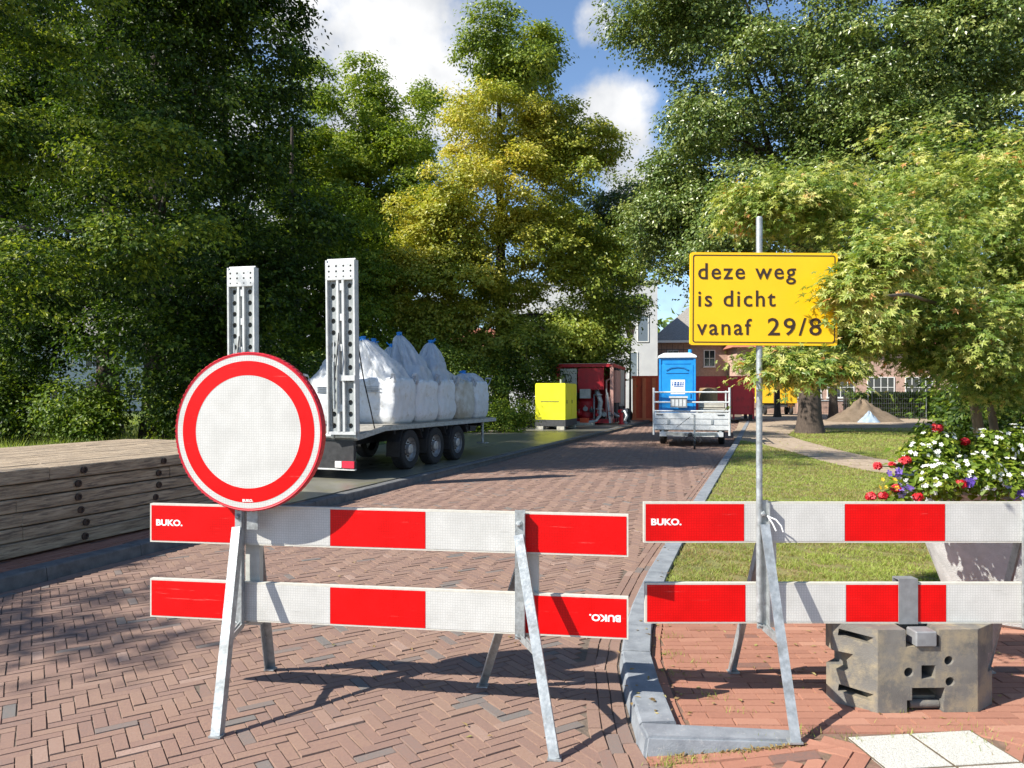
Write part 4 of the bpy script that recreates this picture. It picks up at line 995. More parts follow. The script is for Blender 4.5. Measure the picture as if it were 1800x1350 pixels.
# ------------------------------------------------------------------ generator, pump unit, containers
mk('gen_yellow', (.78, .76, .02), (.84, .81, .03), 4, .45, spots=(.66, .64, .06), sscale=3, samount=.33)
mk('dark_grey', (.03, .032, .035), (.06, .062, .065), 9, .7)
GN = empty('generator', (1.62, 31.4, LP+.02), -R(17), 'bright yellow-green generator box on a dark skid beside the road', 'generator')
def generator():
    w = .655; d = 2.3; z0 = .42; h = 1.92; Y_ = M['gen_yellow']
    mb = MB(); mb.box((-w, 0, z0), (w, d, h), Y_); mb.box((-w+.02, .02, h), (w-.02, d-.02, h+.05), Y_); o = mb.build('body', parent=GN)
    c = MB(); c.add([(-.30, -.02, .86), (.26, -.02, .86), (.26, -.02, 1.14), (-.30, -.02, 1.14), (-.24, .10, 1.06), (.22, .10, 1.06), (.22, .10, 1.13), (-.24, .10, 1.13)], [(3, 2, 1, 0), (4, 5, 6, 7), (0, 1, 5, 4), (1, 2, 6, 5), (2, 3, 7, 6), (3, 0, 4, 7)], Y_)
    bm_ = c.build('c'); boolean(o, [bm_])
    mb = MB(); mb.box((-.42, -.012, 1.17), (.38, -.001, 1.20), M['dark_grey']); mb.box((-.6, -.006, .47), (-.38, -.001, .50), M['dark_grey']); mb.build('trim', parent=o)
    for k, (a, b) in enumerate(((.15, 1.05), (1.15, 2.15))):
        mb = MB(); mb.box((w, a, z0+.12), (w+.012, b, h-.12), Y_); dd = mb.build('door', parent=GN); mb = MB(); mb.box((w+.0125, a+.07, 1.1), (w+.03, a+.13, 1.25), M['dark_grey']); mb.build('handle', parent=dd)
    for k in range(6):
        pass
    mb = MB(); mb.box((-w-.012, -.012, .14), (w+.012, d+.012, z0-.002), M['dark_grey']); mb.build('skid', parent=GN)
    for s in (-1, 1):
        mb = MB(); mb.box((s*.46-.16, -.05, 0), (s*.46+.16, .15, .138), M['sheet_board']); mb.box((s*.46-.16, d-.2, 0), (s*.46+.16, d, .138), M['sheet_board']); mb.build('bearer', parent=GN)
    mb = MB(); mb.tube([(.35, .5, h+.05), (.35, .5, h+.22)], .05, 8, M['galv']); mb.build('exhaust', parent=GN)
generator()

mk('pump_red', (.34, .006, .014), (.46, .010, .02), 3, .5, spots=(.20, .012, .016), sscale=2, samount=.4)
mk('pump_red_bright', (.50, .012, .02), rough=.45)
mk('panel_grey', (.40, .40, .36), (.52, .52, .48), 5, .6, spots=(.28, .28, .25), sscale=3, samount=.4)
mk('orange_red', (.62, .075, .02), (.70, .10, .03), 3, .5, spots=(.5, .05, .02), sscale=2, samount=.4)
mk('orange_rib', (.72, .17, .06), (.80, .22, .09), 3, .5)
mk('pink_faded', (.42, .22, .18), (.55, .32, .27), 3, .6)
PU = empty('pump_container', (3.62, 36.8, LP), -R(15), 'dark red open pump container with grey panel, pipes and frame posts', 'pump unit')
def pump():
    Rd = M['pump_red']; w = 1.42; d = 5.5; h = 3.02
    mb = MB()
    for x in (-w, w-.16):
        for y in (0, d-.16): mb.box((x, y, .12), (x+.16, y+.16, h), M['pink_faded'] if x > 0 and y == 0 else Rd)
    mb.box((-w, 0, h-.15), (w, .16, h+.02), Rd); mb.box((-w, d-.16, h-.15), (w, d, h+.02), Rd)
    for x in (-w, w-.16): mb.box((x, .16, h-.15), (x+.16, d-.16, h+.02), Rd); mb.box((x, .16, .12), (x+.16, d-.16, .30), Rd)
    mb.box((-w, 0, .10), (w, .16, .30), Rd); mb.build('frame', parent=PU)
    mb = MB(); mb.box((-w+.02, .02, h-.02), (w-.02, d-.02, h+.04), M['panel_grey']); mb.build('roof', parent=PU)
    mb = MB(); mb.box((-w+.02, d-.10, .3), (w-.02, d-.04, h-.15), Rd); mb.box((-w+.03, .6, .3), (-w+.09, d-.1, h-.15), Rd); mb.build('wall', parent=PU)
    mb = MB(); mb.box((-w+.18, -.03, 1.45), (-.40, .04, h-.22), M['panel_grey']); gp = mb.build('grey_panel', parent=PU)
    mb = MB(); rg = random.Random(8); mb.tube([(-1.0, -.04, 2.5), (-.92, -.042, 2.2), (-.84, -.04, 1.9)], .025, 6, M['dark_grey']); mb.tube([(-.84, -.04, 2.45), (-.74, -.042, 2.5), (-.66, -.04, 2.38), (-.74, -.04, 2.1), (-.82, -.04, 1.75)], .022, 6, M['dark_grey']); mb.build('marking', parent=gp)
    mb = MB(); mb.box((-.34, -.02, 1.75), (.95, .05, h-.2), Rd); mb.build('red_panel', parent=PU)
    mb = MB(); mb.box((-.22, -.16, 1.32), (.30, .1, 1.78), M['panel_grey']); mb.build('control_box', parent=PU)
    mb = MB(); mb.lathe([(0, 0), (.42, 0), (.45, .1), (.45, .85), (.35, 1.02), (0, 1.05)], 20, Rd, Matrix.Translation((-.02, .6, .32))); mb.build('tank', parent=PU)
    mb = MB(); mb.lathe([(0, -.3), (.28, -.3), (.3, -.2), (.3, .2), (.28, .3), (0, .3)], 20, M['pump_red_bright'], Matrix.Translation((-.75, .3, .42)) @ Matrix.Rotation(R(90), 4, 'Y')); mb.lathe([(0, 0), (.22, 0), (.22, .12), (.08, .16), (.08, .4), (0, .4)], 16, M['pump_red_bright'], Matrix.Translation((-.75, .3, .5))); mb.build('pump', parent=PU)
    for s, pts in ((1, [(.55, .3, 1.7), (.68, .0, 1.5), (.80, -.02, 1.15), (.74, .0, .8), (.8, -.05, .5)]), (2, [(.8, -.05, .5), (.62, -.35, .22), (.2, -.6, .14), (-.4, -.7, .12), (-1.1, -.7, .12)]), (3, [(1.62, .6, .62), (1.95, .4, .68), (2.05, .3, .45), (1.95, .2, .2)])):
        mb = MB(); mb.tube(pts, .115 if s == 1 else .075, 12, M['galv'])
        if s == 1:
            for p in (pts[1], pts[3]): mb.lathe([(0, -.03), (.19, -.03), (.19, .03), (0, .03)], 16, M['galv'], Matrix.Translation(p))
        mb.build('pipe', parent=PU)
    mb = MB()
    for k in range(3): mb.bar((1.20-.06*k, -.04, 1.4+.2*k), (1.35-.05*k, -.05, .1), .05, .05, (0, 1, 0), M['pink_faded'] if k == 0 else M['galv'])
    mb.build('stay', parent=PU)
    # open side with cabinet, gauges, legs
    mb = MB(); mb.box((w-.02, .5, 1.1), (w+.10, 2.2, h-.3), M['pink_faded']); mb.box((w-.02, 2.5, .9), (w+.08, 4.2, h-.2), M['panel_grey']); mb.build('side_panel', parent=PU)
    mb = MB()
    for y in (.8, 1.6, 2.6, 3.6, 4.6): mb.box((w-.05, y-.05, .1), (w+.05, y+.05, h-.15), M['dark_grey'])
    for y in (1.2, 3.0): mb.lathe([(0, 0), (.3, 0), (.3, .7), (.2, .85), (0, .9)], 16, M['dark_grey'], Matrix.Translation((w-.2, y, .3)))
    for y in (.9, 2.1, 3.3): mb.box((w-.5, y, .3), (w-.1, y+.5, 1.0), M['pump_red_bright'] if y < 1 else Rd)
    mb.build('machinery', parent=PU)
    rg = random.Random(12)
    for k in range(9):                                            # valves and flanged stubs along the open front and side
        x = -1.2+k*.31; z = .45+.5*rg.random(); mb = MB(); T = Matrix.Translation((x, -.02+.1*rg.random(), z)) @ Matrix.Rotation(R(90), 4, 'X')
        mb.lathe([(0, -.2), (.07, -.2), (.07, .05), (.12, .05), (.12, .09), (.05, .09), (.05, .16), (0, .16)], 12, (M['pump_red_bright'], M['galv'], M['dark_grey'])[k % 3], T); mb.tube([(x, -.1, z), (x, -.12, z+.2)], .015, 6, M['galv']); mb.lathe([(.07, 0), (.09, .015), (.07, .03)], 12, M['pump_red_bright'], Matrix.Translation((x, -.12, z+.2))); mb.build('valve', parent=PU)
    for k, (x, y0_, z1_) in enumerate(((-.95, .25, 1.4), (.42, .3, 1.5), (1.05, .2, 2.2), (1.25, .5, 1.2))):
        mb = MB(); mb.tube([(x, y0_, .3), (x, y0_, z1_), (x+.15, y0_+.25, z1_+.1)], .045, 8, M['galv'] if k % 2 else M['pink_faded']); mb.build('pipe', parent=PU)
    for k in range(3):
        mb = MB(); y = .6+k*1.5; mb.lathe([(0, 0), (.16, 0), (.16, .06), (.10, .08), (.10, .55), (.17, .58), (.17, .72), (0, .76)], 14, (M['pump_red_bright'], M['galv'], M['dark_grey'])[k], Matrix.Translation((w+.32, y, .02))); mb.tube([(w+.32, y, .4), (w+.1, y, .45), (w-.1, y, .6)], .07, 10, M['galv']); mb.build('side_pump', parent=PU)
    mb = MB(); mb.box((-.3, -.95, .02), (.55, -.35, .14), M['sheet_board']); mb.box((-.1, -.85, .14), (.3, -.5, .36), M['orange_red']); mb.build('step', parent=PU)
    mb = MB(); mb.box((-w+.15, .35, .3), (w-.2, d-.2, .34), M['dark_grey']); mb.box((-w+.2, 1.6, .34), (-.3, 3.8, 1.6), M['dark_grey']); mb.build('engine', parent=PU)
pump()

def skip_container(name, loc, rz, w, d, h, m, mrib, label, n=3):
    t = empty(name, loc, rz, label, 'container')
    mb = MB(); mb.box((-w/2, 0, .18), (w/2, d, h), m); mb.box((-w/2-.05, -.05, h-.12), (w/2+.05, d+.05, h), m); mb.build('body', parent=t, bevel=.01)
    for k in range(n):
        x = -w/2+.12+k*(w-.24)/(n-1); mb = MB(); mb.box((x-.10, -.12, .1), (x+.10, -.001, h-.125), mrib); mb.build('rib', parent=t)
    mb = MB(); mb.box((-w/2-.02, -.16, .04), (w/2+.02, .1, .22), mrib); mb.box((-w/2, d-.2, .04), (w/2, d, .18), mrib); mb.build('base', parent=t)
    for y in np.linspace(.4, d-.4, 5):
        mb = MB(); mb.box((w/2, y-.07, .2), (w/2+.08, y+.07, h-.13), m); mb.build('side_rib', parent=t)
    return t
skip_container('waste_container', (8.35, 43.5, 0), -R(14), 2.5, 5, 2.72, M['orange_red'], M['orange_rib'], 'orange-red steel container between the pump unit and the toilet trailer', 5)
mk('dark_red', (.42, .008, .022), (.52, .012, .03), 2.5, .4, spots=(.16, .005, .012), sscale=2, samount=.4)
t = empty('tank_container', (12.15, 43.5, 0), -R(14), 'dark red container with rounded top edge behind the tow trailer', 'container')
mb = MB(); T = Matrix.Rotation(R(90), 4, 'X'); mb.prism([(-2.0, .45), (2.0, .45), (2.0, 2.4), (1.9, 2.62), (1.7, 2.7), (-1.7, 2.7), (-1.9, 2.62), (-2.0, 2.4)], -5, 0, M['dark_red'], T); mb.build('body', parent=t, bevel=.02)
for x in (-1.3, 0.0, .85, 1.95):
    mb = MB(); mb.box((x-.05, -.07, .2), (x+.05, -.001, 2.66), M['dark_red'] if x < 1.9 else M['pump_red']); mb.build('rib', parent=t)
for x in (-1.8, 1.8):
    mb = MB(); mb.box((x-.1, .05, 0), (x+.1, .25, .45), M['dark_grey']); mb.box((x-.1, 4.6, 0), (x+.1, 4.8, .45), M['dark_grey']); mb.build('support_leg', parent=t)

# yellow site trailer far right
mk('site_yellow', (.80, .45, .015), (.88, .52, .02), 3, .5, spots=(.66, .36, .03), sscale=2, samount=.35)
ST = empty('site_trailer', (20.2, 56, .06), -R(8), 'yellow site trailer box on wheels beyond the big tree trunk', 'site trailer')
mb = MB(); mb.box((-1.35, 0, .9), (1.35, 2.2, 2.85), M['site_yellow']); mb.box((-1.38, -.03, 2.85), (1.38, 2.23, 2.92), M['alu']); mb.build('body', parent=ST, bevel=.02)
mb = MB(); 
for x in (-.35, .48): mb.box((x-.025, -.02, .95), (x+.025, -.001, 2.8), M['dark_grey'])
for z in (1.2, 1.7, 2.2, 2.6): mb.box((-.28, -.03, z), (-.1, -.001, z+.08), M['dark_grey'])
mb.build('door_gear', parent=ST)
for (x, y) in ((-.95, .3), (.95, .3), (-.95, 1.8), (.95, 1.8)):
    mb = MB(); mb.lathe([(0, -.1), (.33, -.1), (.36, 0), (.33, .1), (0, .1)], 20, M['tyre'], Matrix.Translation((x, y, .36)) @ Matrix.Rotation(R(90), 4, 'Y')); mb.build('wheel', parent=ST)
mb = MB(); mb.box((-1.2, .1, .62), (1.2, 2.1, .9), M['dark_grey']); mb.bar((0, 0, .6), (-2.4, -.8, .45), .1, .1, (0, 0, 1), M['dark_grey']); mb.build('chassis', parent=ST)

# sand pile with a blue-white bag at its foot
def heap(name, c, rx, ry, h, m, label, seed, cat):
    rng = np.random.default_rng(seed); n = 36; k = 18; V = [(0, 0, h)]
    for i in range(1, k+1):
        u = i/k
        for j in range(n):
            a = 2*math.pi*j/n; s = 1+.10*math.sin(3*a+seed)+.06*math.sin(7*a+2*seed)
            z = h*(1-u)**1.05*(1+.12*math.sin(5*a+6*u)+.05*rng.normal())
            V.append((rx*u*s*math.cos(a), ry*u*s*math.sin(a), max(z, -.02)))
    mb = MB(); mb.add(V, [(0, 1+j, 1+(j+1) % n) for j in range(n)]+[(1+(i-1)*n+j, 1+i*n+j, 1+i*n+(j+1) % n, 1+(i-1)*n+(j+1) % n) for i in range(1, k) for j in range(n)], m, True)
    o = mb.build(name); o.location = c; return tag(o, label, cat)
mk('sand', (.13, .095, .062), (.20, .15, .105), 3, .95, bump=.6, bscale=8, spots=(.09, .065, .045), sscale=1.5, samount=.4)
heap('sand_pile', (20.3, 43.0, .05), 2.1, 1.7, 1.25, M['sand'], 'brown heap of sand on the far lawn before the hedge', 3, 'sand pile')
mk('sack', (.20, .27, .35), (.32, .39, .47), 4, .7, bump=.5, bscale=10)
heap('sack', (19.95, 41.3, .06), .62, .5, .62, M['sack'], 'pale blue sack slumped at the foot of the sand pile', 5, 'sack')

# ------------------------------------------------------------------ street lamp
LM = empty('street_lamp', (7.03, 44, 0), 0, 'old style lantern street lamp before the white building', 'street lamp')
mb = MB(); mb.lathe([(.14, 0), (.14, .5), (.10, .6), (.07, .7), (.055, 3.0), (.05, 4.9), (.09, 4.95), (.04, 5.05)], 14, M['dark_grey']); mb.build('post', parent=LM)
mk('lamp_glass', (.55, .45, .38), rough=.2)
mb = MB(); mb.lathe([(.16, 5.05), (.30, 5.62)], 6, M['lamp_glass'], None, False); hd_ = mb.build('lantern', parent=LM)
mb = MB()
for j in range(6):
    a = 2*math.pi*j/6; mb.bar((.165*math.cos(a), .165*math.sin(a), 5.04), (.31*math.cos(a), .31*math.sin(a), 5.63), .03, .03, (0, 0, 1), M['dark_grey'])
mb.lathe([(.36, 5.62), (.36, 5.66), (.16, 5.86), (.08, 5.9), (.04, 6.05), (0, 6.1)], 6, M['dark_grey'], None, False); mb.lathe([(0, 5.02), (.18, 5.02), (.18, 5.06), (0, 5.06)], 6, M['dark_grey'], None, False); mb.build('frame', parent=hd_)

# ------------------------------------------------------------------ buildings
mk('render_white', (.48, .49, .50), (.56, .57, .57), 1.2, .8, bump=.1)
mk('house_brick', (.33, .21, .16), (.46, .31, .25), 5, .9, bump=.3, bscale=14)
mk('house_brick_pale', (.42, .27, .21), (.54, .37, .30), 4, .9, bump=.3, bscale=14)
mk('roof_tile', (.20, .185, .165), (.30, .28, .25), 8, .8, bump=.5, bscale=9)
mk('roof_red', (.30, .10, .06), (.40, .15, .09), 6, .8, bump=.5, bscale=9)
mk('frame_white', (.74, .74, .71), rough=.6)
mk('glass_dark', (.03, .036, .042), rough=.08, spec=.8)
mk('glass_blue', (.16, .20, .24), rough=.08, spec=.8)
def window(root, x, z, w, h, y=0, cols=2, rows=2, glass='glass_dark', sill=True):
    """frame proud of the wall at local y, pane set back in it"""
    fw = .07; mb = MB(); F = M['frame_white']
    mb.box((x-w/2, y-.06, z), (x-w/2+fw, y-.004, z+h), F); mb.box((x+w/2-fw, y-.06, z), (x+w/2, y-.004, z+h), F)
    mb.box((x-w/2+fw, y-.06, z), (x+w/2-fw, y-.004, z+fw), F); mb.box((x-w/2+fw, y-.06, z+h-fw), (x+w/2-fw, y-.004, z+h), F)
    for i in range(1, cols): q = x-w/2+w*i/cols; mb.box((q-.025, y-.05, z+fw), (q+.025, y-.03, z+h-fw), F)
    for i in range(1, rows): q = z+h*i/rows; mb.box((x-w/2+fw, y-.048, q-.022), (x+w/2-fw, y-.032, q+.022), F)
    if sill: mb.box((x-w/2-.06, y-.12, z-.07), (x+w/2+.06, y-.004, z-.003), F)
    f = mb.build('window', parent=root)
    mb = MB(); mb.box((x-w/2+fw, y-.028, z+fw), (x+w/2-fw, y-.01, z+h-fw), M[glass]); mb.build('pane', parent=f)
    return f
B1 = empty('modern_building', (8.6, 62, 0), R(-6), 'white rendered modern building with narrow tall windows at the street end', 'building')
mb = MB(); mb.box((-9, 0, 0), (3.55, 11, 10.9), M['render_white']); mb.box((-9.1, -.1, 10.9), (3.65, 11.1, 11.15), M['alu']); mb.build('wall', parent=B1)
for (x, z, w, h) in ((2.35, 6.0, .95, 2.3), (1.55, 3.0, .75, 2.2), (-.6, 6.0, .95, 2.3), (-1.6, 3.0, .95, 2.2), (-4, 6, .95, 2.3), (-4, 3, .95, 2.2)): window(B1, x, z, w, h, 0, 1, 1, 'glass_blue', False)
B2 = empty('brick_house', (16.6, 66, 0), R(-5), 'brick house with dark tiled roof and white framed windows behind the toilet', 'house')
mb = MB(); w, d, h = 5.0, 9, 6.35
mb.box((-3.9, 0, 0), (9.0, d, h), M['house_brick']); mb.build('wall', parent=B2)
mb = MB(); mb.add([(-4.3, -.5, h), (9.4, -.5, h), (9.4, d+.4, h), (-4.3, d+.4, h), (1.0, 4.5, h+4.6), (5.0, 4.5, h+4.6)], [(3, 2, 1, 0), (0, 1, 5, 4), (1, 2, 5), (2, 3, 4, 5), (3, 0, 4)], M['roof_tile']); rf = mb.build('roof', parent=B2)
mb = MB(); mb.box((1.4, 3.9, h+4.1), (2.0, 4.6, h+5.3), M['house_brick']); mb.build('chimney', parent=rf)
mb = MB(); mb.box((-4.35, -.62, h-.12), (9.45, -.5, h+.08), M['frame_white']); mb.build('gutter', parent=B2)
for x in (-2.2, 1.0, 3.3): window(B2, x, 4.1, 1.0, 1.5, 0, 2, 2)
for x in (-2.2, .6, 3.3): window(B2, x, 1.4, 1.1, 1.6, 0, 2, 2)
mb = MB(); mb.box((-3.9, -1.2, 5.0), (-.9, -.01, 5.1), M['dark_grey'])
for k in range(7): mb.box((-3.85+k*.48, -1.18, 5.1), (-3.82+k*.48, -1.15, 5.95+.12*(k % 2)), M['dark_grey'])
mb.box((-3.9, -1.19, 5.55), (-.9, -1.14, 5.6), M['dark_grey']); mb.build('balcony', parent=B2)
B3 = empty('school_building', (30.5, 62, 0), R(-3), 'long pinkish brick building with wide white windows across the lawn', 'building')
mb = MB(); mb.box((-11.5, 0, 0), (24, 9, 5.6), M['house_brick_pale']); mb.box((-11.51, -.06, 0), (24.01, -.002, .95), M['house_brick']); mb.build('wall', parent=B3)
mb = MB(); mb.add([(-12, -.6, 5.6), (24.5, -.6, 5.6), (24.5, 9.6, 5.6), (-12, 9.6, 5.6), (-9, 4.5, 8.8), (21, 4.5, 8.8)], [(3, 2, 1, 0), (0, 1, 5, 4), (1, 2, 5), (2, 3, 4, 5), (3, 0, 4)], M['roof_red']); mb.build('roof', parent=B3)
for x in (-9.6, -5.6, -2.9, .4, 3.5, 7.2, 10.6, 14): window(B3, x, 1.35, 2.25, 1.75, 0, 4, 2)
B4 = empty('red_roof_house', (-4.5, 78, 0), R(10), 'pale house with red roof glimpsed between the left trees', 'house')
mb = MB(); mb.box((-5, 0, 0), (5, 8, 5.4), M['render_white']); mb.build('wall', parent=B4)
mb = MB(); mb.add([(-5.4, -.5, 5.4), (5.4, -.5, 5.4), (5.4, 8.5, 5.4), (-5.4, 8.5, 5.4), (-5.4, 4, 9), (5.4, 4, 9)], [(3, 2, 1, 0), (0, 1, 5, 4), (1, 2, 5), (2, 3, 4, 5), (3, 0, 4)], M['roof_red']); mb.build('roof', parent=B4)
for x in (-3, 0, 3): window(B4, x, 1.2, 1.3, 1.6)
B5 = empty('pale_house', (-46, 70, 0), R(25), 'pale plastered house glimpsed low between the far left trunks', 'house')
mb = MB(); mb.box((-12, 0, 0), (12, 9, 7.0), M['render_white']); mb.build('wall', parent=B5)
mb = MB(); mb.add([(-12.4, -.5, 7), (12.4, -.5, 7), (12.4, 9.5, 7), (-12.4, 9.5, 7), (-12.4, 4.5, 11), (12.4, 4.5, 11)], [(3, 2, 1, 0), (0, 1, 5, 4), (1, 2, 5), (2, 3, 4, 5), (3, 0, 4)], M['roof_tile']); mb.build('roof', parent=B5)
for x in (-9, -5.5, -2, 2, 5.5, 9): window(B5, x, 1.2, 1.3, 1.8); window(B5, x, 4.3, 1.3, 1.6)
# low garden wall and mesh fence before the school
mb = MB(); mb.box((-10, 0, 0), (14, .25, 1.05), M['house_brick']); mb.box((-10.05, -.05, 1.05), (14.05, .30, 1.13), M['alu']); o = mb.build('garden_wall'); o.location = (33, 59.5, .06)
tag(o, 'low brown brick garden wall with pale coping before the long building', 'wall')
mk('fence_mesh', (.16, .17, .18), rough=.5)
for i, (x, y, lab) in enumerate(((21.0, 47.2, 'grey wire mesh fence panel behind the sand pile'), (24.6, 47.0, 'grey wire mesh fence panel before the clipped hedge'))):
    t = empty('mesh_fence', (x, y, .06), R(-2), lab, 'fence', 'site fence panels')
    for s in (-1.7, 1.7): mb = MB(); mb.tube([(s, 0, 0), (s, 0, 2.0)], .025, 8, M['fence_mesh']); mb.build('post', parent=t)
    mb = MB()
    for k in range(24): mb.bar((-1.65+k*.143, 0, .1), (-1.65+k*.143, 0, 1.95), .007, .007, (1, 0, 0), M['fence_mesh'])
    for k in range(7): mb.bar((-1.7, 0, .1+k*.3), (1.7, 0, .1+k*.3), .009, .009, (0, 0, 1), M['fence_mesh'])
    mb.build('mesh', parent=t)

# ------------------------------------------------------------------ vegetation
mk('bark', (.05, .036, .028), (.105, .078, .06), 5, .95, bump=.9, bscale=14, stretch=(6, 6, .8))
mk('bark_pale', (.10, .078, .05), (.19, .15, .10), 5, .9, bump=.6, bscale=16, stretch=(5, 5, .8))
mk('bark_dark', (.035, .028, .022), (.075, .058, .045), 5, .95, bump=.9, bscale=14, stretch=(6, 6, .8))
M['leaf_dark'] = tint_mat('leaf_dark', [(0, (.014, .030, .006)), (.4, (.045, .088, .012)), (.7, (.14, .20, .022)), (1, (.30, .34, .04))], .5, 0, 0, 0, 0, 0, trans=.34, spec=.3)
M['leaf_mid'] = tint_mat('leaf_mid', [(0, (.035, .07, .010)), (.5, (.12, .19, .02)), (.8, (.22, .29, .03)), (1, (.34, .37, .055))], .5, 0, 0, 0, 0, 0, trans=.38, spec=.3)
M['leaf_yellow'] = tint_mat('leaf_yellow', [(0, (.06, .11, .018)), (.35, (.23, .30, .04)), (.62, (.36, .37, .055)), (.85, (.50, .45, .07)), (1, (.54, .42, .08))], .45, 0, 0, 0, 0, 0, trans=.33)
M['leaf_oak'] = tint_mat('leaf_oak', [(0, (.035, .075, .014)), (.5, (.12, .18, .036)), (.8, (.22, .27, .07)), (1, (.34, .36, .12))], .36, 0, 0, 0, 0, 0, trans=.22, spec=.6)
M['leaf_acer'] = tint_mat('leaf_acer', [(0, (.05, .11, .016)), (.35, (.17, .25, .04)), (.62, (.38, .42, .10)), (.88, (.58, .56, .20)), (.97, (.60, .44, .18)), (1, (.52, .25, .08))], .42, 0, 0, 0, 0, 0, trans=.36)
M['blade'] = tint_mat('blade', [(0, (.24, .15, .065)), (.25, (.36, .28, .12)), (.45, (.22, .26, .05)), (.75, (.28, .36, .06)), (1, (.42, .48, .11))], .6, 0, 0, 0, 0, 0, trans=.3)
M['petal_red'] = tint_mat('petal_red', [(0, (.36, .006, .012)), (.6, (.68, .015, .03)), (1, (.80, .06, .07))], .5, 0, 0, 0, 0, 0, trans=.25, tcol=(1, .6, .6))
M['petal_white'] = tint_mat('petal_white', [(0, (.70, .70, .62)), (1, (.88, .88, .85))], .5, 0, 0, 0, 0, 0, trans=.25, tcol=(1, 1, .95))
M['petal_purple'] = tint_mat('petal_purple', [(0, (.10, .05, .36)), (.6, (.30, .18, .62)), (1, (.50, .40, .78))], .5, 0, 0, 0, 0, 0, trans=.25, tcol=(1, .9, 1))
M['petal_yellow'] = tint_mat('petal_yellow', [(0, (.80, .50, .02)), (1, (.85, .62, .05))], .5, 0, 0, 0, 0, 0, trans=.2)

def tree(name, base, height, r0, masses, clumps, per, cr, leaf, seed, m, label, cat='tree', group=None, bark='bark_dark', limbs=14, lean=(0, 0), **kw):
    t = empty(name, base, 0, label, cat, group)
    o, cc = crown(masses, clumps, per, cr, leaf, seed, M[m], t, base, **kw)
    if height: trunk(base, height, r0, cc, seed, M[bark], t, limbs, lean)
    return t
DK = dict(tint0=.32, tvar=.15, ctint=.15, shell=.45, flat=.34, gap=-.20, gsc=3.2, bough=(95, 1.35))  # low leaf tint puts the deep shade of the left crowns into their colour
# left: tall dark trees behind the stack
tree('leafy_tree', (-14.6, 17.6, .1), 14, .30, [(-11.9, 17.0, 7.6, 3.0, 2.2, 3.0), (-11.6, 16.6, 11.5, 3.4, 2.6, 3.2), (-8.6, 15.8, 4.9, 2.0, 1.2, .55, 1.7), (-7.6, 16.2, 6.6, 1.7, 1.1, .6, 1.3), (-11.0, 14.9, 3.9, 2.0, 1.3, .6, 1.5), (-10.6, 15.4, 6.6, 1.3, 1.1, .8, 1.3)], 1500, 46, .42, .105, 11, 'leaf_dark',
     'dark leafy tree with low sunlit sprays hanging above the timber stack', group='dark trees on the left', **{**DK, 'tint0': .60, 'ctint': .26, 'gap': -.02, 'gsc': 2.0, 'flat': .25, 'bough': (120, .85)})  # higher tint paints the sunlit look of the sprays into the leaves
tree('leafy_tree', (-15.2, 27.8, .1), 18, .42, [(-15.2, 28.5, 10, 5, 2.8, 5.5), (-14.2, 28.5, 15.5, 5, 2.5, 4.5), (-15, 24.5, 4.6, 4, 2.5, 1.8, 1.3), (-17, 24.5, 2.6, 2.6, 1.6, 1.2)], 2300, 44, .55, .16, 12, 'leaf_dark', 'tall dark tree whose sunlit brown trunk base shows behind the stack', group='dark trees on the left', bark='bark', **DK)
tree('leafy_tree', (-11.6, 24.0, .1), 17, .36, [(-9.9, 21.5, 9.6, 3.2, 2.3, 4.2), (-9.4, 21.5, 14.2, 3.0, 2.3, 3.6), (-7.9, 21, 5.6, 2.9, 2.0, 1.9, 1.2), (-7.4, 21.2, 16.0, 1.9, 1.8, 1.4), (-7.5, 21.5, 12.8, 1.7, 1.7, 1.9), (-9.0, 20.8, 3.0, 2.6, 1.4, 1.2)], 2300, 44, .50, .145, 13, 'leaf_dark', 'tall dark tree with dark trunk, its crown reaching the gap of sky', group='dark trees on the left', **DK)
tree('leafy_tree', (-20.5, 30, .1), 18, .4, [(-20.5, 30, 9, 5, 4, 6), (-20, 30, 16, 5.5, 4, 4)], 1300, 42, .7, .20, 14, 'leaf_dark', 'dark tree at the far left edge behind the undergrowth', group='dark trees on the left', **DK)
tree('leafy_tree', (-10.2, 34.6, .1), 14, .32, [(-9.6, 34.6, 6.8, 4.5, 2.2, 3.8)], 1500, 42, .55, .16, 15, 'leaf_mid', 'low mid green tree behind the upright trailer ramps', **{**DK, 'tint0': .5})
tree('leafy_tree', (-15.5, 40, .1), 19, .4, [(-15.5, 40, 9, 6, 4, 7.5), (-15, 40, 16, 5, 4, 3.5)], 1000, 46, .9, .25, 16, 'leaf_dark', 'dark tree far back between the left trunks', group='dark trees on the left', **DK)
tree('leafy_tree', (-9.2, 46.5, .1), 19, .38, [(-8.8, 46, 18.4, 4.2, 3.6, 3.8), (-6.8, 45.5, 14.0, 3.9, 3.4, 3.8), (-11.0, 46, 14.4, 3.9, 3.6, 3.9), (-7.4, 45, 9.2, 4.6, 3.4, 3.6), (-7.2, 44.5, 5.0, 4.2, 3.0, 2.6)], 3000, 44, .60, .21, 17, 'leaf_mid', 'bright green rounded tree between the dark trees and the yellowing tree', tint0=.74, tvar=.13, ctint=.12, shell=.55, flat=.5, gap=-.25, bough=(140, 1.25))
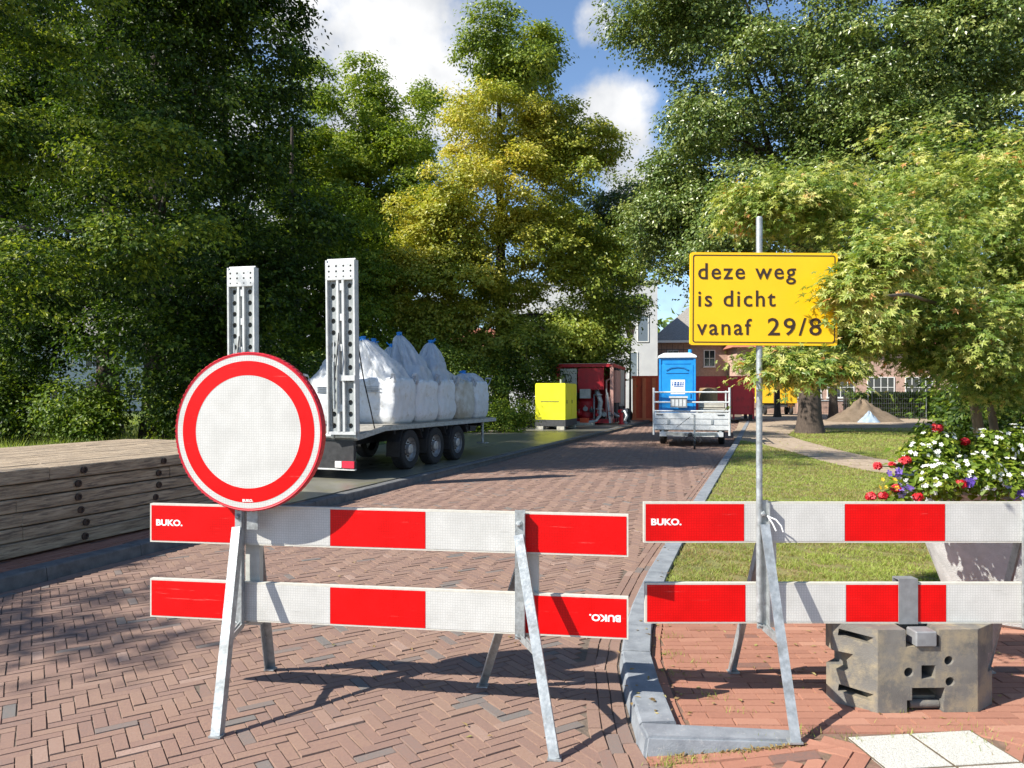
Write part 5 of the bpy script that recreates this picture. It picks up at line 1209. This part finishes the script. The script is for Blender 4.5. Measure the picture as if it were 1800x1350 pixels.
# trees outside the picture that shade the left side
tree('shade_tree', (-13.6, 10.9, 0), 15, .34, [(-13.0, 10.8, 15.4, 3.2, 2.0, 2.5), (-15.6, 12.2, 17.6, 3, 2, 2.4), (-12.0, 9.9, 17.5, 2.2, 1.4, 1.8)], 420, 46, .8, .22, 28, 'leaf_dark', 'tall bare-stemmed tree with a high crown left of the timber stacks', group='dark trees on the left', **DK)
tree('shade_tree', (-13.0, 1.1, 0), 9, .16, [(-12.9, 1.2, 8.0, 1.5, 1.1, 1.1)], 90, 50, .5, .14, 20, 'leaf_dark', 'slender young tree left of the camera with a small high crown', group='dark trees on the left', **DK)

# middle: tall yellowing tree and its darker neighbours
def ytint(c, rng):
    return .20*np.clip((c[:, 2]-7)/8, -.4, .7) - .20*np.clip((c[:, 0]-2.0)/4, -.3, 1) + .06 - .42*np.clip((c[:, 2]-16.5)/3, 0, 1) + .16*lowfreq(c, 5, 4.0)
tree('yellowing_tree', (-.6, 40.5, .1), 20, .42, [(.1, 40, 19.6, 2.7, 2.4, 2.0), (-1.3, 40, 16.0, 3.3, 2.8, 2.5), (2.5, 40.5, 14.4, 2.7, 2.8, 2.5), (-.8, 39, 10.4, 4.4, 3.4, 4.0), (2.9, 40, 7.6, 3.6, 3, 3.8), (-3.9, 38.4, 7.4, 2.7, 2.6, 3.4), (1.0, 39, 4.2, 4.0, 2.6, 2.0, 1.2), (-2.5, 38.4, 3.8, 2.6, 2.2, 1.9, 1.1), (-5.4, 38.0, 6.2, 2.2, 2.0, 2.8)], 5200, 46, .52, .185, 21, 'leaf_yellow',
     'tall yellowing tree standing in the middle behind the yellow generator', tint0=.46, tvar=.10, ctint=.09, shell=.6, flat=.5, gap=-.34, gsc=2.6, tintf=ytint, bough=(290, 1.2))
tree('green_tree', (5.4, 47, .1), 14, .3, [(7.2, 46.5, 12.2, 2.5, 2.5, 3.4), (5.2, 46, 8.2, 2.0, 2, 4.2), (3.8, 46, 5.0, 2.2, 2, 3), (5.0, 45, 11.5, 2.4, 2, 3), (5.2, 42.3, 6.2, 1.5, 1.4, 2.6, 1.3), (4.4, 42.5, 3.6, 1.6, 1.4, 1.6, 1.2)], 1600, 44, .55, .19, 22, 'leaf_oak', 'dark green tree behind the pump unit, right of the yellowing tree', tint0=.52, tvar=.13, ctint=.12, shell=.5, gap=-.25, bough=(75, 1.15))
# right: great oak-like tree
tree('great_tree', (12.0, 29.8, .05), 17, .40, [(12.6, 29.5, 15.0, 6.6, 5.5, 5.0), (11.5, 29, 20.5, 6.5, 5, 4), (7.0, 29, 15.8, 2.2, 2.2, 2.2), (7.9, 29, 12.8, 2.3, 2.4, 2.2), (8.8, 28.5, 8.6, 3.0, 2.6, 1.9, 1.2), (7.3, 31.0, 8.4, 1.8, 2, 2.0, 1.4), (8.0, 30, 10.4, 1.6, 2, 1.6, 1.2), (16.8, 28.5, 11.2, 5.0, 3.6, 3.2), (13.0, 26, 9.6, 3.6, 2.4, 1.8), (20.0, 29, 16.5, 4.5, 4, 5)], 8200, 46, .52, .15, 23, 'leaf_oak',
     'huge broad tree with thick furrowed trunk on the right lawn', bark='bark', limbs=22, tint0=.60, tvar=.16, ctint=.14, shell=.6, flat=.5, gap=-.28, gsc=2.4, bough=(330, 1.45))
tree('lawn_tree', (20.0, 46, .05), 9, .26, [(20.5, 46.5, 9.5, 4, 3, 3.4), (24, 46, 8, 3, 3, 3)], 700, 44, .7, .22, 24, 'leaf_oak', 'slimmer dark trunk and crown just right of the huge trunk', tint0=.45, tvar=.13, ctint=.1)
tree('lawn_tree', (18.3, 51, .05), 8, .20, [(18.5, 51.5, 8.2, 3.0, 3, 2.4)], 260, 50, 1.0, .26, 25, 'leaf_oak', 'thin dark tree in front of the yellow site trailer', tint0=.42, tvar=.13, ctint=.1)
tree('lawn_tree', (27.5, 36, .05), 15, .4, [(27, 35.5, 11, 6, 4.5, 6), (26, 35, 17, 5, 4, 4)], 1300, 44, .7, .20, 26, 'leaf_oak', 'dark tree at the right picture edge behind the yellow-green small tree', tint0=.52, tvar=.14, ctint=.12, bough=(90, 1.4))
# small yellow-green palmate tree on the right, reaching in front of the sign
def atint(c, rng):
    return .10*lowfreq(c, 9, 1.1)+.12*np.clip((2.6-c[:, 0])/1.5, -.3, 1)*(c[:, 2] < 2.9)
tree('small_tree', (4.55, 7.0, .05), 0, .1, [(2.02, 5.5, 3.02, .52, .6, .22, 2.2), (3.75, 6.1, 3.05, 1.15, 1.1, .78), (2.62, 5.2, 2.50, .66, .7, .46), (1.64, 3.56, 2.13, .09, .05, .12, 11), (1.83, 3.6, 2.28, .17, .10, .09, 6), (1.50, 3.74, 1.755, .28, .10, .04, 12), (1.90, 5.2, 1.85, .34, .3, .08, 3), (5.1, 6.8, 1.75, .6, .7, .32), (4.05, 6.2, 1.76, .40, .5, .24, 1.5), (3.2, 5.3, 1.86, .5, .5, .10, 1.5), (3.15, 5.4, 2.12, .85, .9, .26), (4.4, 6.0, 2.4, 1.0, 1, .62), (2.27, 5.0, 2.11, .38, .4, .30, 2), (5.4, 6.6, 3.0, 1.2, 1.2, .9)], 4000, 30, .115, .035, 31, 'leaf_acer',
     'small yellow-green tree with palmate leaves partly covering the yellow sign', tint0=.47, tvar=.13, ctint=.18, shell=.35, flat=.5, gap=-.75, gsc=1.0, tmpl=STAR, wr=1.0, droop=.55, tintf=atint, up=.8)
sm = [o for o in C.objects if o.name == 'small_tree'][0]
mb = MB(); B = M['bark_pale']
for pts, r in (([(0, 0, 0), (-.05, -.05, .5), (-.14, -.08, .95), (-.30, -.2, 1.5), (-.75, -.6, 2.15), (-1.5, -1.2, 2.7)], .075), ([(-.02, .02, 0), (.06, .0, .6), (.05, .05, 1.2), (-.1, 0, 2.0), (-.5, -.3, 2.9)], .06), ([(.08, .04, 0), (.22, -.05, .7), (.35, -.1, 1.5), (.4, -.2, 2.4), (.7, -.2, 3.0)], .055),
               ([(-.5, -.38, 1.8), (-.95, -.9, 2.1), (-1.5, -1.7, 2.2), (-2.2, -2.6, 2.15), (-2.9, -3.3, 2.02)], .022), ([(-1.5, -1.7, 2.2), (-2.1, -2.0, 2.3), (-2.6, -2.3, 2.25)], .012), ([(-.3, -.2, 2.5), (-1.3, -1.0, 2.9), (-2.5, -1.5, 3.05)], .022)):
    k = len(pts); mb.tube(pts, [r*(1-.72*i/(k-1)) for i in range(k)], 8, B)
mb.build('trunk', parent=sm)

# shrubs and undergrowth
def shrub(name, base, masses, clumps, per, cr, leaf, seed, m, label, group=None, cat='shrub', **kw):
    t = empty(name, base, 0, label, cat, group)
    d = dict(tint0=.5, tvar=.15, ctint=.15, shell=.4, flat=.6, gap=-.35, gsc=1.2); d.update(kw)
    o, cc = crown(masses, clumps, per, cr, leaf, seed, M[m], t, base, name='foliage', **d)
    mb = MB(); rg = random.Random(seed)
    for k in range(6):
        e = Vector(cc[rg.randrange(len(cc))])-Vector(base); mb.tube([(0, 0, 0), e*.5+Vector((0, 0, .1)), e], [.03, .02, .006], 5, M['bark_dark'])
    mb.build('stem', parent=t); return t
G1 = 'undergrowth shrubs behind the timber stacks'
for i, (x, y, h, rx, lab) in enumerate(((-19.5, 25, 3.4, 2.2, 'tall undergrowth shrub at the left picture edge'), (-16.3, 22.5, 2.6, 1.8, 'undergrowth shrub just left of the sunlit brown trunk'), (-13.2, 22.6, 2.2, 1.3, 'low undergrowth shrub between the two left trunks'), (-10.0, 22.5, 2.6, 1.6, 'undergrowth shrub right of the dark trunk, beside the round sign'),
                                        (-7.4, 24, 3.4, 1.9, 'undergrowth shrub behind the left trailer ramp'), (-22, 29, 4.4, 2.6, 'tall back shrub at the far left'), (-5.2, 27, 3.6, 2.0, 'dark shrub behind the white bags'), (-2.6, 32, 4.0, 2.2, 'dark tall shrub left of the generator'), (.6, 35.8, 4.6, 2.0, 'dark tall shrub directly behind the generator'))):
    shrub('shrub', (x, y, .1), [(x, y, h*.55, rx, 1.4, h*.5), (x+.5*rx, y-.4, h*.4, rx*.6, 1, h*.35)], 240, 42, .42, .125, 40+i, 'leaf_dark' if i != 2 else 'leaf_mid', lab, G1, tint0=.48)
shrub('shrub', (-.1, 29.4, .1), [(-.1, 29.4, .75, 1.1, .8, .75), (-1.5, 29.2, .5, .8, .7, .5)], 160, 40, .25, .10, 51, 'leaf_mid', 'bright green bush left of the yellow generator', tint0=.62)
shrub('shrub', (5.2, 8.5, .05), [(5.35, 8.4, 1.2, .7, .8, .95), (6.6, 8.8, 1.5, 1.2, .9, 1.3), (5.4, 8.0, .7, 1.0, .8, .6)], 330, 44, .26, .075, 52, 'leaf_dark', 'dark shrub behind the flower planter under the small tree', tint0=.42)
shrub('shrub', (8.2, 11.5, .05), [(7.55, 11.5, 1.45, .75, .9, 1.2), (9.1, 11.8, 1.9, 1.5, 1.0, 1.7)], 420, 42, .34, .10, 53, 'leaf_dark', 'dark shrub at the right edge beyond the planter', tint0=.42)
t = empty('clipped_hedge', (26.0, 48.6, .05), R(-3), 'long clipped green hedge behind the sand pile', 'hedge')
rng = np.random.default_rng(60); n = 9000; q = np.stack([rng.uniform(-4, 7, n), rng.uniform(-.6, .6, n), rng.uniform(0, 1.6, n)], 1)
pick = rng.random(n); q[:, 1] = np.where(pick < .45, -.6+.06*rng.normal(size=n), q[:, 1]); q[:, 2] = np.where((pick > .45) & (pick < .8), 1.6+.05*rng.normal(size=n), q[:, 2])
nr = np.array([0, -.4, .6])+rng.normal(size=(n, 3))*.5
leaves('foliage', q, nr, .17, .11, M['leaf_mid'], (.4+.15*rng.normal(size=n)).clip(0, 1), t, rng)
mb = MB(); mb.box((-3.95, -.5, 0), (6.95, .5, 1.5), M['bark_dark']); mb.build('branches', parent=t)

# far belt of trees that closes the view
rng = np.random.default_rng(70); n = 26000
ang = rng.uniform(R(-62), R(62), n); rr = rng.uniform(92, 112, n); hh = 9+4*np.sin(ang*9)+2.5*np.sin(ang*23+1)
q = np.stack([rr*np.sin(ang), rr*np.cos(ang), rng.random(n)**.8*hh], 1)
o = leaves('far_trees', q, np.array([0, -.5, .6])+rng.normal(size=(n, 3))*.5, 1.1, .7, M['leaf_dark'], (.5+.15*rng.normal(size=n)+.15*lowfreq(q, 3, 9)).clip(0, 1), None, rng)
tag(o, 'far-off belt of green trees closing the view behind the houses', 'trees', None, 'stuff')

# grass blades on the lawn, taller grass on the left verge
def blades(name, x, y, z, h, w, tint, seed, label, flop=.42):
    rng = np.random.default_rng(seed); n = len(x); a = rng.uniform(0, 2*math.pi, n); lean = rng.normal(size=(n, 2))*flop*h[:, None]
    dx, dy = np.cos(a)*w/2, np.sin(a)*w/2
    V = np.stack([np.stack([x-dx, y-dy, z-.004*np.ones(n)], 1), np.stack([x+dx, y+dy, z-.004*np.ones(n)], 1), np.stack([x+lean[:, 0], y+lean[:, 1], z+h], 1)], 1)
    o = arrays_mesh(name, V, np.arange(3*n).reshape(n, 3), M['blade'], np.repeat(tint.clip(0, 1), 3)); return tag(o, label, 'grass', None, 'stuff')
def in_poly(x, y, poly):
    ins = np.zeros(len(x), bool); j = len(poly)-1
    for i in range(len(poly)):
        xi, yi = poly[i]; xj, yj = poly[j]
        c = ((yi > y) != (yj > y)) & (x < (xj-xi)*(y-yi)/(yj-yi+1e-12)+xi); ins ^= c; j = i
    return ins
PATH = [Gp(*p) for p in ((1290, 772), (1330, 779), (1395, 795), (1450, 812), (1520, 827), (1600, 838), (1900, 848), (1900, 812), (1600, 812), (1540, 806), (1470, 790), (1410, 774), (1385, 765), (1400, 752), (1300, 750), (1288, 758))]
rng = np.random.default_rng(80); n = 330000
y = 5.62*(34/5.62)**rng.random(n); x = xR(y)+.2+rng.random(n)**.9*(.78*y+.6-xR(y)-.2)
ok = (~in_poly(x, y, PATH)) | (rng.random(n) < .02); x, y = x[ok], y[ok]; n = len(x)
pt = lowfreq(np.stack([x, y, 0*x], 1), 6, 2.6)+.5*lowfreq(np.stack([x, y, 0*x], 1), 8, .7)
brown = np.exp(-(((x-2.6)/1.3)**2+((y-8.3)/1.0)**2)*.8)
t_ = .52+.20*rng.normal(size=n)+.30*pt-.45*brown*(rng.random(n) < .75)
thin_ = rng.random(n) < (1-.35*brown); x, y, t_ = x[thin_], y[thin_], t_[thin_]; n = len(x)
cl = lowfreq(np.stack([x, y, 0*x], 1), 14, .16)+.7*lowfreq(np.stack([x, y, 0*x], 1), 15, .45)
t_ = t_+.16*cl-(rng.random(n) < .10)*.5; ok = cl > -.42+.3*rng.random(n); x, y, t_, cl = x[ok], y[ok], t_[ok], cl[ok]; n = len(x)
h = rng.uniform(.014, .036, n)*(1+.35*cl)*(1+.02*y); w = .0062*(y/6)**.85*rng.uniform(.6, 1.4, n)
blades('lawn_grass', x, y, np.full(n, .056), h, w, t_, 81, 'short sunlit grass with dry patches covering the right lawn', .95)
n = 60000; x = rng.uniform(-26, 3, n); y = rng.uniform(13, 48, n); edge = -8.2+(y-9.4)*.336
ok = (x < edge-.1) & (x > -.75*y-2); x, y = x[ok], y[ok]; n = len(x)
blades('verge_grass', x, y, np.full(n, LP), rng.uniform(.10, .38, n), rng.uniform(.008, .02, n), .86+.15*rng.normal(size=n), 82, 'taller green grass on the verge behind the timber stacks and plates')
# fallen leaves and weeds
n = 2600; y = 3.3*(26/3.3)**rng.random(n); x = rng.uniform(-.5, 1, n)*.66*y; xr_ = xR(y)
z = np.where(x > xr_+.2, np.where(y > 5.7, .085, PAVE_Z+.006), np.where(x > xr_-.01, .09, .007)); keep = (x > xL(y)+.1) & (rng.random(n) < np.where(x > xr_, .5, .07)) & ~((y < 3.5) & (x > .5)); x, y, z = x[keep], y[keep], z[keep]; n = len(x)
o = leaves('leaf_litter', np.stack([x, y, z], 1), np.array([0, 0, 1])+rng.normal(size=(n, 3))*.22, rng.uniform(.018, .045, n), rng.uniform(.012, .025, n), M['blade'], (.12+.14*rng.normal(size=n)).clip(0, 1), None, rng, droop=0)
tag(o, 'small dry fallen leaves scattered on road, pavement and lawn', 'fallen leaves', None, 'stuff')
n = 240; px_ = rng.uniform(1165, 1400, n); py_ = 1322-(px_-1165)*.09+rng.normal(size=n)*4; Y_ = (EYE-.02)*1300/(py_-694); X_ = (px_-900)/1300*Y_; Z_ = pave_z(X_, np.minimum(Y_, 3.28))+.006
o = leaves('kerb_litter', np.stack([X_, np.minimum(Y_, 3.285), Z_], 1), np.array([0, -.2, 1])+rng.normal(size=(n, 3))*.4, rng.uniform(.010, .026, n), rng.uniform(.007, .014, n), M['blade'], (.06+.12*rng.normal(size=n)).clip(0, 1), None, rng, droop=0)
tag(o, 'dry brown leaf crumbs gathered along the kerb tail', 'fallen leaves', None, 'stuff')
wx, wy, wz = [], [], []
for (px, py, k, s) in ((1176, 1120, 40, .04), (1180, 1150, 50, .05), (1186, 1185, 30, .05), (1250, 1225, 34, .05), (1200, 1318, 120, .05), (1170, 1322, 70, .04), (1235, 1312, 70, .05), (1345, 1300, 90, .03), (1590, 1248, 30, .03), (1300, 1250, 20, .05), (1500, 1300, 24, .04), (1700, 1284, 50, .08), (1600, 1289, 50, .08), (1155, 1090, 40, .05), (1760, 1318, 30, .08), (1420, 1285, 30, .05), (1215, 1165, 30, .05), (1285, 1308, 60, .06)):
    Y = (EYE-PAVE_Z)*1300/(py-694); X = (px-900)/1300*Y; a = rng.normal(size=(k, 2))*s
    wx.append(X+a[:, 0]); wy.append(Y+a[:, 1]*.6); wz.append(pave_z(X+a[:, 0], Y+a[:, 1]*.6))
x, y, z = map(np.concatenate, (wx, wy, wz)); n = len(x)
blades('weeds', x, y, z, rng.uniform(.008, .035, n), np.full(n, .004), .55+.25*rng.normal(size=n), 83, 'small weeds growing in the joints along the kerb and pavement')
n = 9000; yy = rng.uniform(3.45, 5.6, n); xx = xR(yy)+.2+rng.random(n)*2.6; g_ = (np.abs(((xx*math.cos(0)-.1)/.205) % 1-.5) > .46) | (rng.random(n) < .06); xx, yy = xx[g_], yy[g_]; n = len(xx)
pt = lowfreq(np.stack([xx, yy, 0*xx], 1), 12, .8) > .18; xx, yy = xx[pt], yy[pt]; n = len(xx)
blades('joint_moss', xx, yy, np.full(n, PAVE_Z-.004), rng.uniform(.006, .014, n), np.full(n, .005), .5+.2*rng.normal(size=n), 84, 'moss and grit in the joints of the right brick pavement')

# ------------------------------------------------------------------ planter with flowers
PL = empty('planter', (3.53, 5.2, PAVE_Z), 0, 'round tapering concrete planter full of flowers behind the right barrier', 'planter')
mb = MB(); mb.lathe([(0, 0), (.36, 0), (.385, .02), (.70, .88), (.735, .90), (.735, .955), (.66, .955), (.64, .86), (0, .84)], 56, M['concrete']); mb.build('bowl', parent=PL)
mb = MB(); mb.lathe([(.645, .87), (.4, .90), (0, .91)], 30, M['soil']); mb.build('soil', parent=PL)
def petals(name, cen, nrm, size, m, parent, seed, base):
    rng = np.random.default_rng(seed); n = len(cen); V, F = [], []
    for k in range(5):
        a = R(72*k); c, s_ = math.cos(a), math.sin(a)
        for (u, v, z) in ((0, 0, 0), (.62, .36, .10), (1, 0, .06), (.62, -.36, .10)): V.append((u*c-v*s_, u*s_+v*c, z))
        F.append((4*k, 4*k+3, 4*k+2, 4*k+1))
    return leaves(name, cen-np.array(base), nrm, size*rng.uniform(.8, 1.2, n), size, m, rng.random(n), parent, rng, (np.array(V, np.float32), np.array(F)), 0)
def bedding(px, py, Y, r, m, nfl, label, group, seed, cat, fs=.02):
    c = np.array(P(px, py, Y)); rng = np.random.default_rng(seed)
    b = (3.53+(c[0]-3.53)*.55, 5.2+(c[1]-5.2)*.55, .95)
    t = empty(cat.replace(' ', '_'), b, 0, label, 'flower', group)
    n = 640; d = rng.normal(size=(n, 3)); d /= np.linalg.norm(d, axis=1, keepdims=True); q = c+d*np.array([r, r, r*.8])*rng.random((n, 1))**.45
    leaves('foliage', q-np.array(b), d*.7+np.array([0, -.1, .5])+rng.normal(size=(n, 3))*.4, rng.uniform(.03, .055, n), rng.uniform(.022, .034, n), M['leaf_mid'], (.66+.2*rng.normal(size=n)).clip(0, 1), t, rng)
    mb = MB()
    for k in range(7): e = Vector(q[k])-Vector(b); mb.tube([(0, 0, -.08), e*.5+Vector((0, 0, .03)), e], .0035, 5, M['leaf_stem'])
    mb.build('stem', parent=t)
    d = rng.normal(size=(nfl, 3)); d[:, 1] = -abs(d[:, 1])*.8; d[:, 2] += .3; d /= np.linalg.norm(d, axis=1, keepdims=True)
    petals('blossoms', c+d*np.array([r, r, r*.85])*rng.uniform(.9, 1.12, (nfl, 1)), d+np.array([0, -.3, .2]), fs, m, t, seed+1, b)
    return t
mk('leaf_stem', (.06, .11, .03), rough=.6)
GW = 'white flowers in the planter'
for i, (px, py, Y, r, lab) in enumerate(((1640, 790, 4.95, .16, 'white flowering plant at the left upper side of the planter'), (1655, 845, 4.62, .15, 'white flowering plant spilling over the planter rim at left front'), (1715, 835, 4.62, .16, 'white flowering plant beside the red and purple blooms in front'), (1772, 848, 4.62, .17, 'white flowering plant at the right front beside deep purple blooms'),
                                       (1735, 790, 5.0, .17, 'white flowering plant in the middle of the planter'), (1790, 785, 5.05, .17, 'white flowering plant at the right back of the planter'), (1612, 800, 4.9, .11, 'pale white flowering plant hanging at the far left rim'), (1690, 790, 5.2, .18, 'white flowering plant in the shade behind the others'))):
    bedding(px, py, Y, r, M['petal_white'], 26 if i != 7 else 12, lab, GW, 100+i, 'white flower', .0165)
def geranium(px, py, Y, r, label, seed):
    c = np.array(P(px, py, Y)); rng = np.random.default_rng(seed); b = (3.53+(c[0]-3.53)*.5, 5.2+(c[1]-5.2)*.5, .95)
    t = empty('geranium', b, 0, label, 'flower', 'red geraniums in the planter'); d = rng.normal(size=(46, 3)); d /= np.linalg.norm(d, axis=1, keepdims=True)
    petals('flower_head', c+d*r*np.array([1, 1, .75])*rng.uniform(.55, 1.05, (46, 1)), d+np.array([0, -.2, .2])+rng.normal(size=(46, 3))*.3, .016, M['petal_red'], t, seed, b)
    e = Vector(c)-Vector(b); mb = MB(); mb.tube([(0, 0, -.08), e*.6+Vector((0, 0, .06)), e], .004, 6, M['leaf_stem']); mb.build('stem', parent=t)
    n = 26; q = np.array(e)*rng.uniform(.3, .9, (n, 1))+rng.normal(size=(n, 3))*.05; leaves('foliage', q, np.array([0, -.2, .8])+rng.normal(size=(n, 3))*.4, .06, .06, M['leaf_mid'], (.55+.15*rng.normal(size=n)).clip(0, 1), t, rng)
for i, (px, py, Y, r, lab) in enumerate(((1648, 752, 4.95, .042, 'topmost red geranium, standing against the dark shrub'), (1696, 776, 4.95, .036, 'red geranium right of and below the topmost one'), (1713, 789, 5.1, .026, 'small shaded dark red geranium'), (1592, 809, 4.75, .038, 'red geranium at the left rim above the purple blooms'), (1543, 819, 4.75, .030, 'red geranium hanging furthest left over the path'),
                                        (1568, 817, 4.8, .020, 'small red geranium left of the rim one'), (1688, 850, 4.5, .040, 'bright red geranium beside the purple bloom at the front'), (1574, 858, 4.6, .033, 'red geranium low at the left between yellow and purple'), (1531, 872, 4.6, .036, 'red geranium lowest at the far left just above the barrier plank'), (1552, 871, 4.6, .032, 'red geranium second from left just above the barrier plank'), (1613, 874, 4.6, .034, 'red geranium just above the plank before the concrete rim'))):
    geranium(px, py, Y, r*.85, lab, 130+i)
for i, (px, py, Y, r, lab) in enumerate(((1579, 832, 4.7, .035, 'pale purple flowers below the left rim geranium'), (1588, 860, 4.6, .03, 'pale purple flowers beside the low left geranium'), (1702, 849, 4.5, .028, 'purple flowers right of the bright red front geranium'), (1747, 837, 4.7, .028, 'purple flowers in the green right middle of the planter'), (1788, 868, 4.5, .045, 'deep purple flowers at the right just above the plank'))):
    c = np.array(P(px, py, Y)); rg = np.random.default_rng(160+i); b = (3.53+(c[0]-3.53)*.5, 5.2+(c[1]-5.2)*.5, .95); t = empty('purple_flower', b, 0, lab, 'flower', 'purple flowers in the planter')
    d = rg.normal(size=(9, 3)); d[:, 1] -= .6; petals('blossoms', c+rg.normal(size=(9, 3))*r*.7, d+np.array([0, -1, .2]), .027, M['petal_purple'], t, 160+i, b)
    e = Vector(c)-Vector(b); mb = MB(); mb.tube([(0, 0, -.08), e*.6+Vector((0, 0, .06)), e], .004, 6, M['leaf_stem']); mb.build('stem', parent=t)
c = np.array(P(1568, 852, 4.65)); rg = np.random.default_rng(170); b = (3.2, 4.95, .95); t = empty('yellow_flower', b, 0, 'small yellow flowers among the low purple blooms at left', 'flower')
petals('blossoms', c+rg.normal(size=(12, 3))*.03, np.array([0, -1, .3])+rg.normal(size=(12, 3))*.4, .016, M['petal_yellow'], t, 171, b)
e = Vector(c)-Vector(b); mb = MB(); mb.tube([(0, 0, -.08), e*.6+Vector((0, 0, .06)), e], .004, 6, M['leaf_stem']); mb.build('stem', parent=t)
